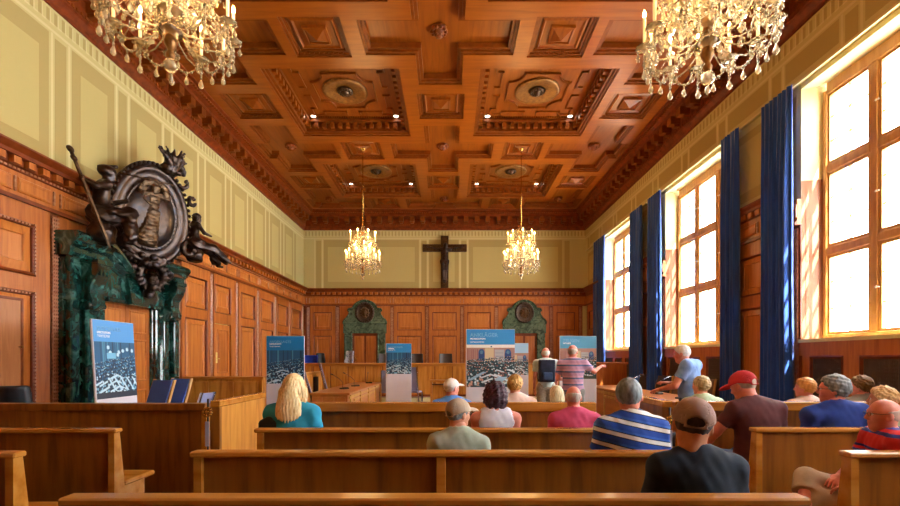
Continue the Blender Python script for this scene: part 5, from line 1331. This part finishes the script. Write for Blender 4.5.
def seated(label, x, Y, ztop, skinm, shirt, tr, **k):
    """seat someone so that the crown of the head is at ztop"""
    ov = k.pop('J', {}); J = joints(SEAT, **ov); s = ztop/(J['head'][2]+.125*k.get('hs', 1)+(.012 if k.get('cap') else .0)) if not k.pop('lift', False) else 1
    s = max(.86, min(1.08, s)); rz = k.pop('rz', 0)
    p = person(label, (x, Y, 0), rz, J, skinm, shirt, tr, s=s, **k)
    dz = .455-.43*s; return p
TK = dict(h=.018)
LEAN = dict(elR=(.24, -.02, .80), wrR=(.16, .22, .66))
seated('person in black tee and brown cap seated at the nearest centre bench', px(698, 2.28), 2.30, 1.30, 'skin_tan', 'black_c', 'denim', cap='cap_brown', hair='crop', hairm='h_dark', f=1.12, fat=1.1, yaw=-.35, pitch=-.22, roll=.10, h=.013, hs=1.14)
seated('person in blue and white striped polo, grey hair, right half of the centre bench', px(632, 3.22), 3.24, 1.36, 'skin_pink', 'polo_stripe', 'denim', hair='short', hairm='h_grey', f=1.18, fat=1.1, yaw=-.30, roll=-.05, h=.014, hs=1.04, collar=True)
seated('person in grey-green tee, tan cap and glasses, alone on the middle centre bench', px(459, 3.22), 3.24, 1.22, 'skin', 'sage', 'khaki', cap='cap_tan', hair='short', hairm='h_grey', glasses=True, yaw=-.9, pitch=-.05, h=.015, hs=.94, f=.92,
       J=dict(shR=(.165, .0, 1.0), shL=(-.165, -.03, 1.02)))
seated('person with dark curly plum hair and white sleeveless top', px(496, 4.18), 4.20, 1.27, 'skin_pink', 'white_c', 'denim', hair='curly', hairm='h_plum', tank=True, f=.88, fat=.85, yaw=-.1, h=.016, hs=.92)
seated('person with bald head and pink shirt, on the third centre bench', px(575, 4.18), 4.20, 1.25, 'skin_pink', 'pink_c', 'khaki', hair='fringe', hairm='h_bald', f=1.1, yaw=-.25, h=.016, hs=.93, collar=True)
seated('person with long straight blonde hair and teal top, left end of centre bench', px(292, 4.18), 4.20, 1.355, 'skin', 'teal', 'denim', hair='long', hairm='h_blonde', f=1.0, yaw=.05, h=.016, hs=1.06)
seated('person in white cap and sky blue shirt on the foremost centre bench', px(452, 5.35), 5.36, 1.275, 'skin_pink', 'sky', 'khaki', cap='cap_white', hair='short', hairm='h_white', yaw=-.9, h=.02, hs=.92)
seated('person with curly golden hair and pale pink top on the foremost centre bench', px(516, 5.40), 5.42, 1.30, 'skin', 'peach', 'denim', hair='curly2', hairm='h_gold', yaw=-.4, h=.02, hs=.95, f=.9)
seated('person with light ash blonde bob on the foremost centre bench', px(557, 5.35), 5.36, 1.18, 'skin', 'cream_c', 'denim', hair='bob', hairm='h_pale', yaw=.1, h=.02, hs=.93, f=.86)
seated('person with short ash blonde hair and pale mint top, beyond the brown cap', px(708, 5.30), 5.42, 1.29, 'skin', 'mint', 'denim', hair='wavy', hairm='h_ash', yaw=.5, h=.02, hs=.95, f=.9)
mar = seated('person in maroon tee and red cap leaning into the right aisle', px(757, 4.20), 4.22, 1.385, 'skin_pink', 'maroon', 'denim', cap='cap_red', hair='fringe', hairm='h_bald', f=1.15, fat=1.1, yaw=.45, pitch=-.38, h=.016, hs=1.06,
       J=dict(head=(-.05, .10, 1.215), neck=(-.02, .03, 1.08), elL=(-.30, .10, .80), wrL=(-.30, .30, .62)))
seated('person with ginger hair lit by the window, foremost right bench', px(810, 5.35), 5.40, 1.27, 'skin_pink', 'peach', 'denim', hair='wavy', hairm='h_ginger', yaw=.7, h=.02, hs=1.0, f=.85)
seated('person with grey hair, glasses and navy shirt on the right bench', px(838, 4.20), 4.22, 1.345, 'skin_pink', 'navy', 'denim', hair='wavy', hairm='h_grey', glasses=True, yaw=.95, roll=-.05, h=.016, hs=1.1, f=1.12, J=dict(shL=(-.23, .02, 1.00), shR=(.20, -.02, 1.04)), collar=True)
seated('person with tousled brown hair on the foremost right bench', px(866, 5.40), 5.44, 1.29, 'skin_pink', 'grey_c', 'denim', hair='curly2', hairm='h_brown', yaw=.6, h=.02, hs=1.0, f=.9)
seated('person with blonde hair seated in front of the red polo shirt', px(887, 4.22), 4.24, 1.235, 'skin', 'mint', 'denim', hair='curly2', hairm='h_blonde', yaw=.9, h=.018, hs=1.04, f=.9)
red = seated('person in red and blue striped polo and khaki shorts, legs crossed towards the aisle', 3.02, 3.20, 1.22, 'skin_pink', 'red_stripe', 'khaki', hair='fringe', hairm='h_bald', glasses=True, shorts=True, rz=1.22, yaw=.05, h=.013, hs=1.0, f=1.05, collar=True,
       J=dict(head=(0, .0, 1.20), neck=(0, -.04, 1.06), chest=(0, -.05, .90), elL=(-.30, .0, .80), wrL=(-.18, .24, .70), elR=(.26, .06, .80), wrR=(.02, .26, .72), knR=(.02, .47, .68), anR=(-.24, .58, .42), toeR=(-.34, .68, .38), knL=(-.10, .42, .54), anL=(-.14, .38, .10), toeL=(-.16, .50, .04)))
# standing visitors
st1 = person('person with white hair and cream tee standing with a backpack by the banners', (px(546, 9.5), 9.5, 0), .05, joints(STAND), 'skin_pink', 'aqua_c', 'check', hair='fringe', hairm='h_white', shorts=True, s=1.0, yaw=-.15, h=.022, f=.95)
bp = thing('backpack', 'dark navy backpack on the back of the standing person in cream', 'backpack', (px(546, 9.5)-.02, 9.5-.17, 1.02))
M['pack'] = cloth('navy_nylon', '#141c30', '#24304c')
def pack(P): return np.maximum.reduce([np.abs(P[:, 0])-.12, np.abs(P[:, 1])-.06, np.abs(P[:, 2]-.24)-.19])-.035
sdf_mesh('bag_body', pack, (-.2, -.14, -.02), (.2, .14, .5), .02, 'pack', bp)
def pocket(P): return np.maximum.reduce([np.abs(P[:, 0])-.06, np.abs(P[:, 1]+.10)-.015, np.abs(P[:, 2]-.13)-.05])-.03
sdf_mesh('front_pocket', pocket, (-.14, -.17, .0), (.14, -.04, .3), .015, 'denim', bp)
for sx in (-1, 1): m = MB(); m.tube([(sx*.10, .05, .40), (sx*.12, .12, .46), (sx*.13, .24, .44), (sx*.15, .30, .25), (sx*.14, .16, .02), (sx*.11, .06, .05)], .016, 6); m.build('strap', 'pack', bp)
st2 = person('person in pink and grey striped polo pointing at the right banner', (px(573, 8.0), 8.0, 0), -.25, joints(STAND, elR=(.36, .18, 1.28), wrR=(.48, .40, 1.36), head=(0, .03, 1.62), elL=(-.26, .08, 1.15), wrL=(-.12, .26, 1.14)), 'skin_pink', 'pink_stripe', 'grey_c', hair='fringe', hairm='h_bald', s=1.0, yaw=-.3, h=.02, f=1.08, collar=True)
st3 = person('person in light blue shirt with white hair standing at the right counter', (px(693, 6.2), 6.25, 0), .8, joints(STAND, head=(-.0, .12, 1.565), neck=(0, .05, 1.43), chest=(0, .03, 1.28), elL=(-.27, .12, 1.14), wrL=(-.14, .36, 1.08), elR=(.27, .10, 1.12), wrR=(.06, .30, 1.16)), 'skin_pink', 'chambray', 'denim', hair='short', hairm='h_white', s=1.0, yaw=.2, pitch=-.15, h=.018, f=1.15, fat=1.1, collar=True)
# black shoulder bag beside the blonde visitor
bg_ = thing('shoulder_bag', 'black bag leaning at the left of the blonde person in teal', 'bag', (px(270, 4.12), 4.16, .455))
def bagf(P): return np.maximum.reduce([np.abs(P[:, 0])-.07, np.abs(P[:, 1])-.04, np.abs(P[:, 2]-.27)-.24+.5*np.abs(P[:, 0])])-.03
sdf_mesh('bag_body', bagf, (-.14, -.1, -.02), (.14, .1, .6), .02, 'leather', bg_)
m = MB(); m.tube([(-.05, 0, .48), (0, .02, .60), (.05, 0, .48)], .010, 6); m.build('handle', 'leather', bg_)
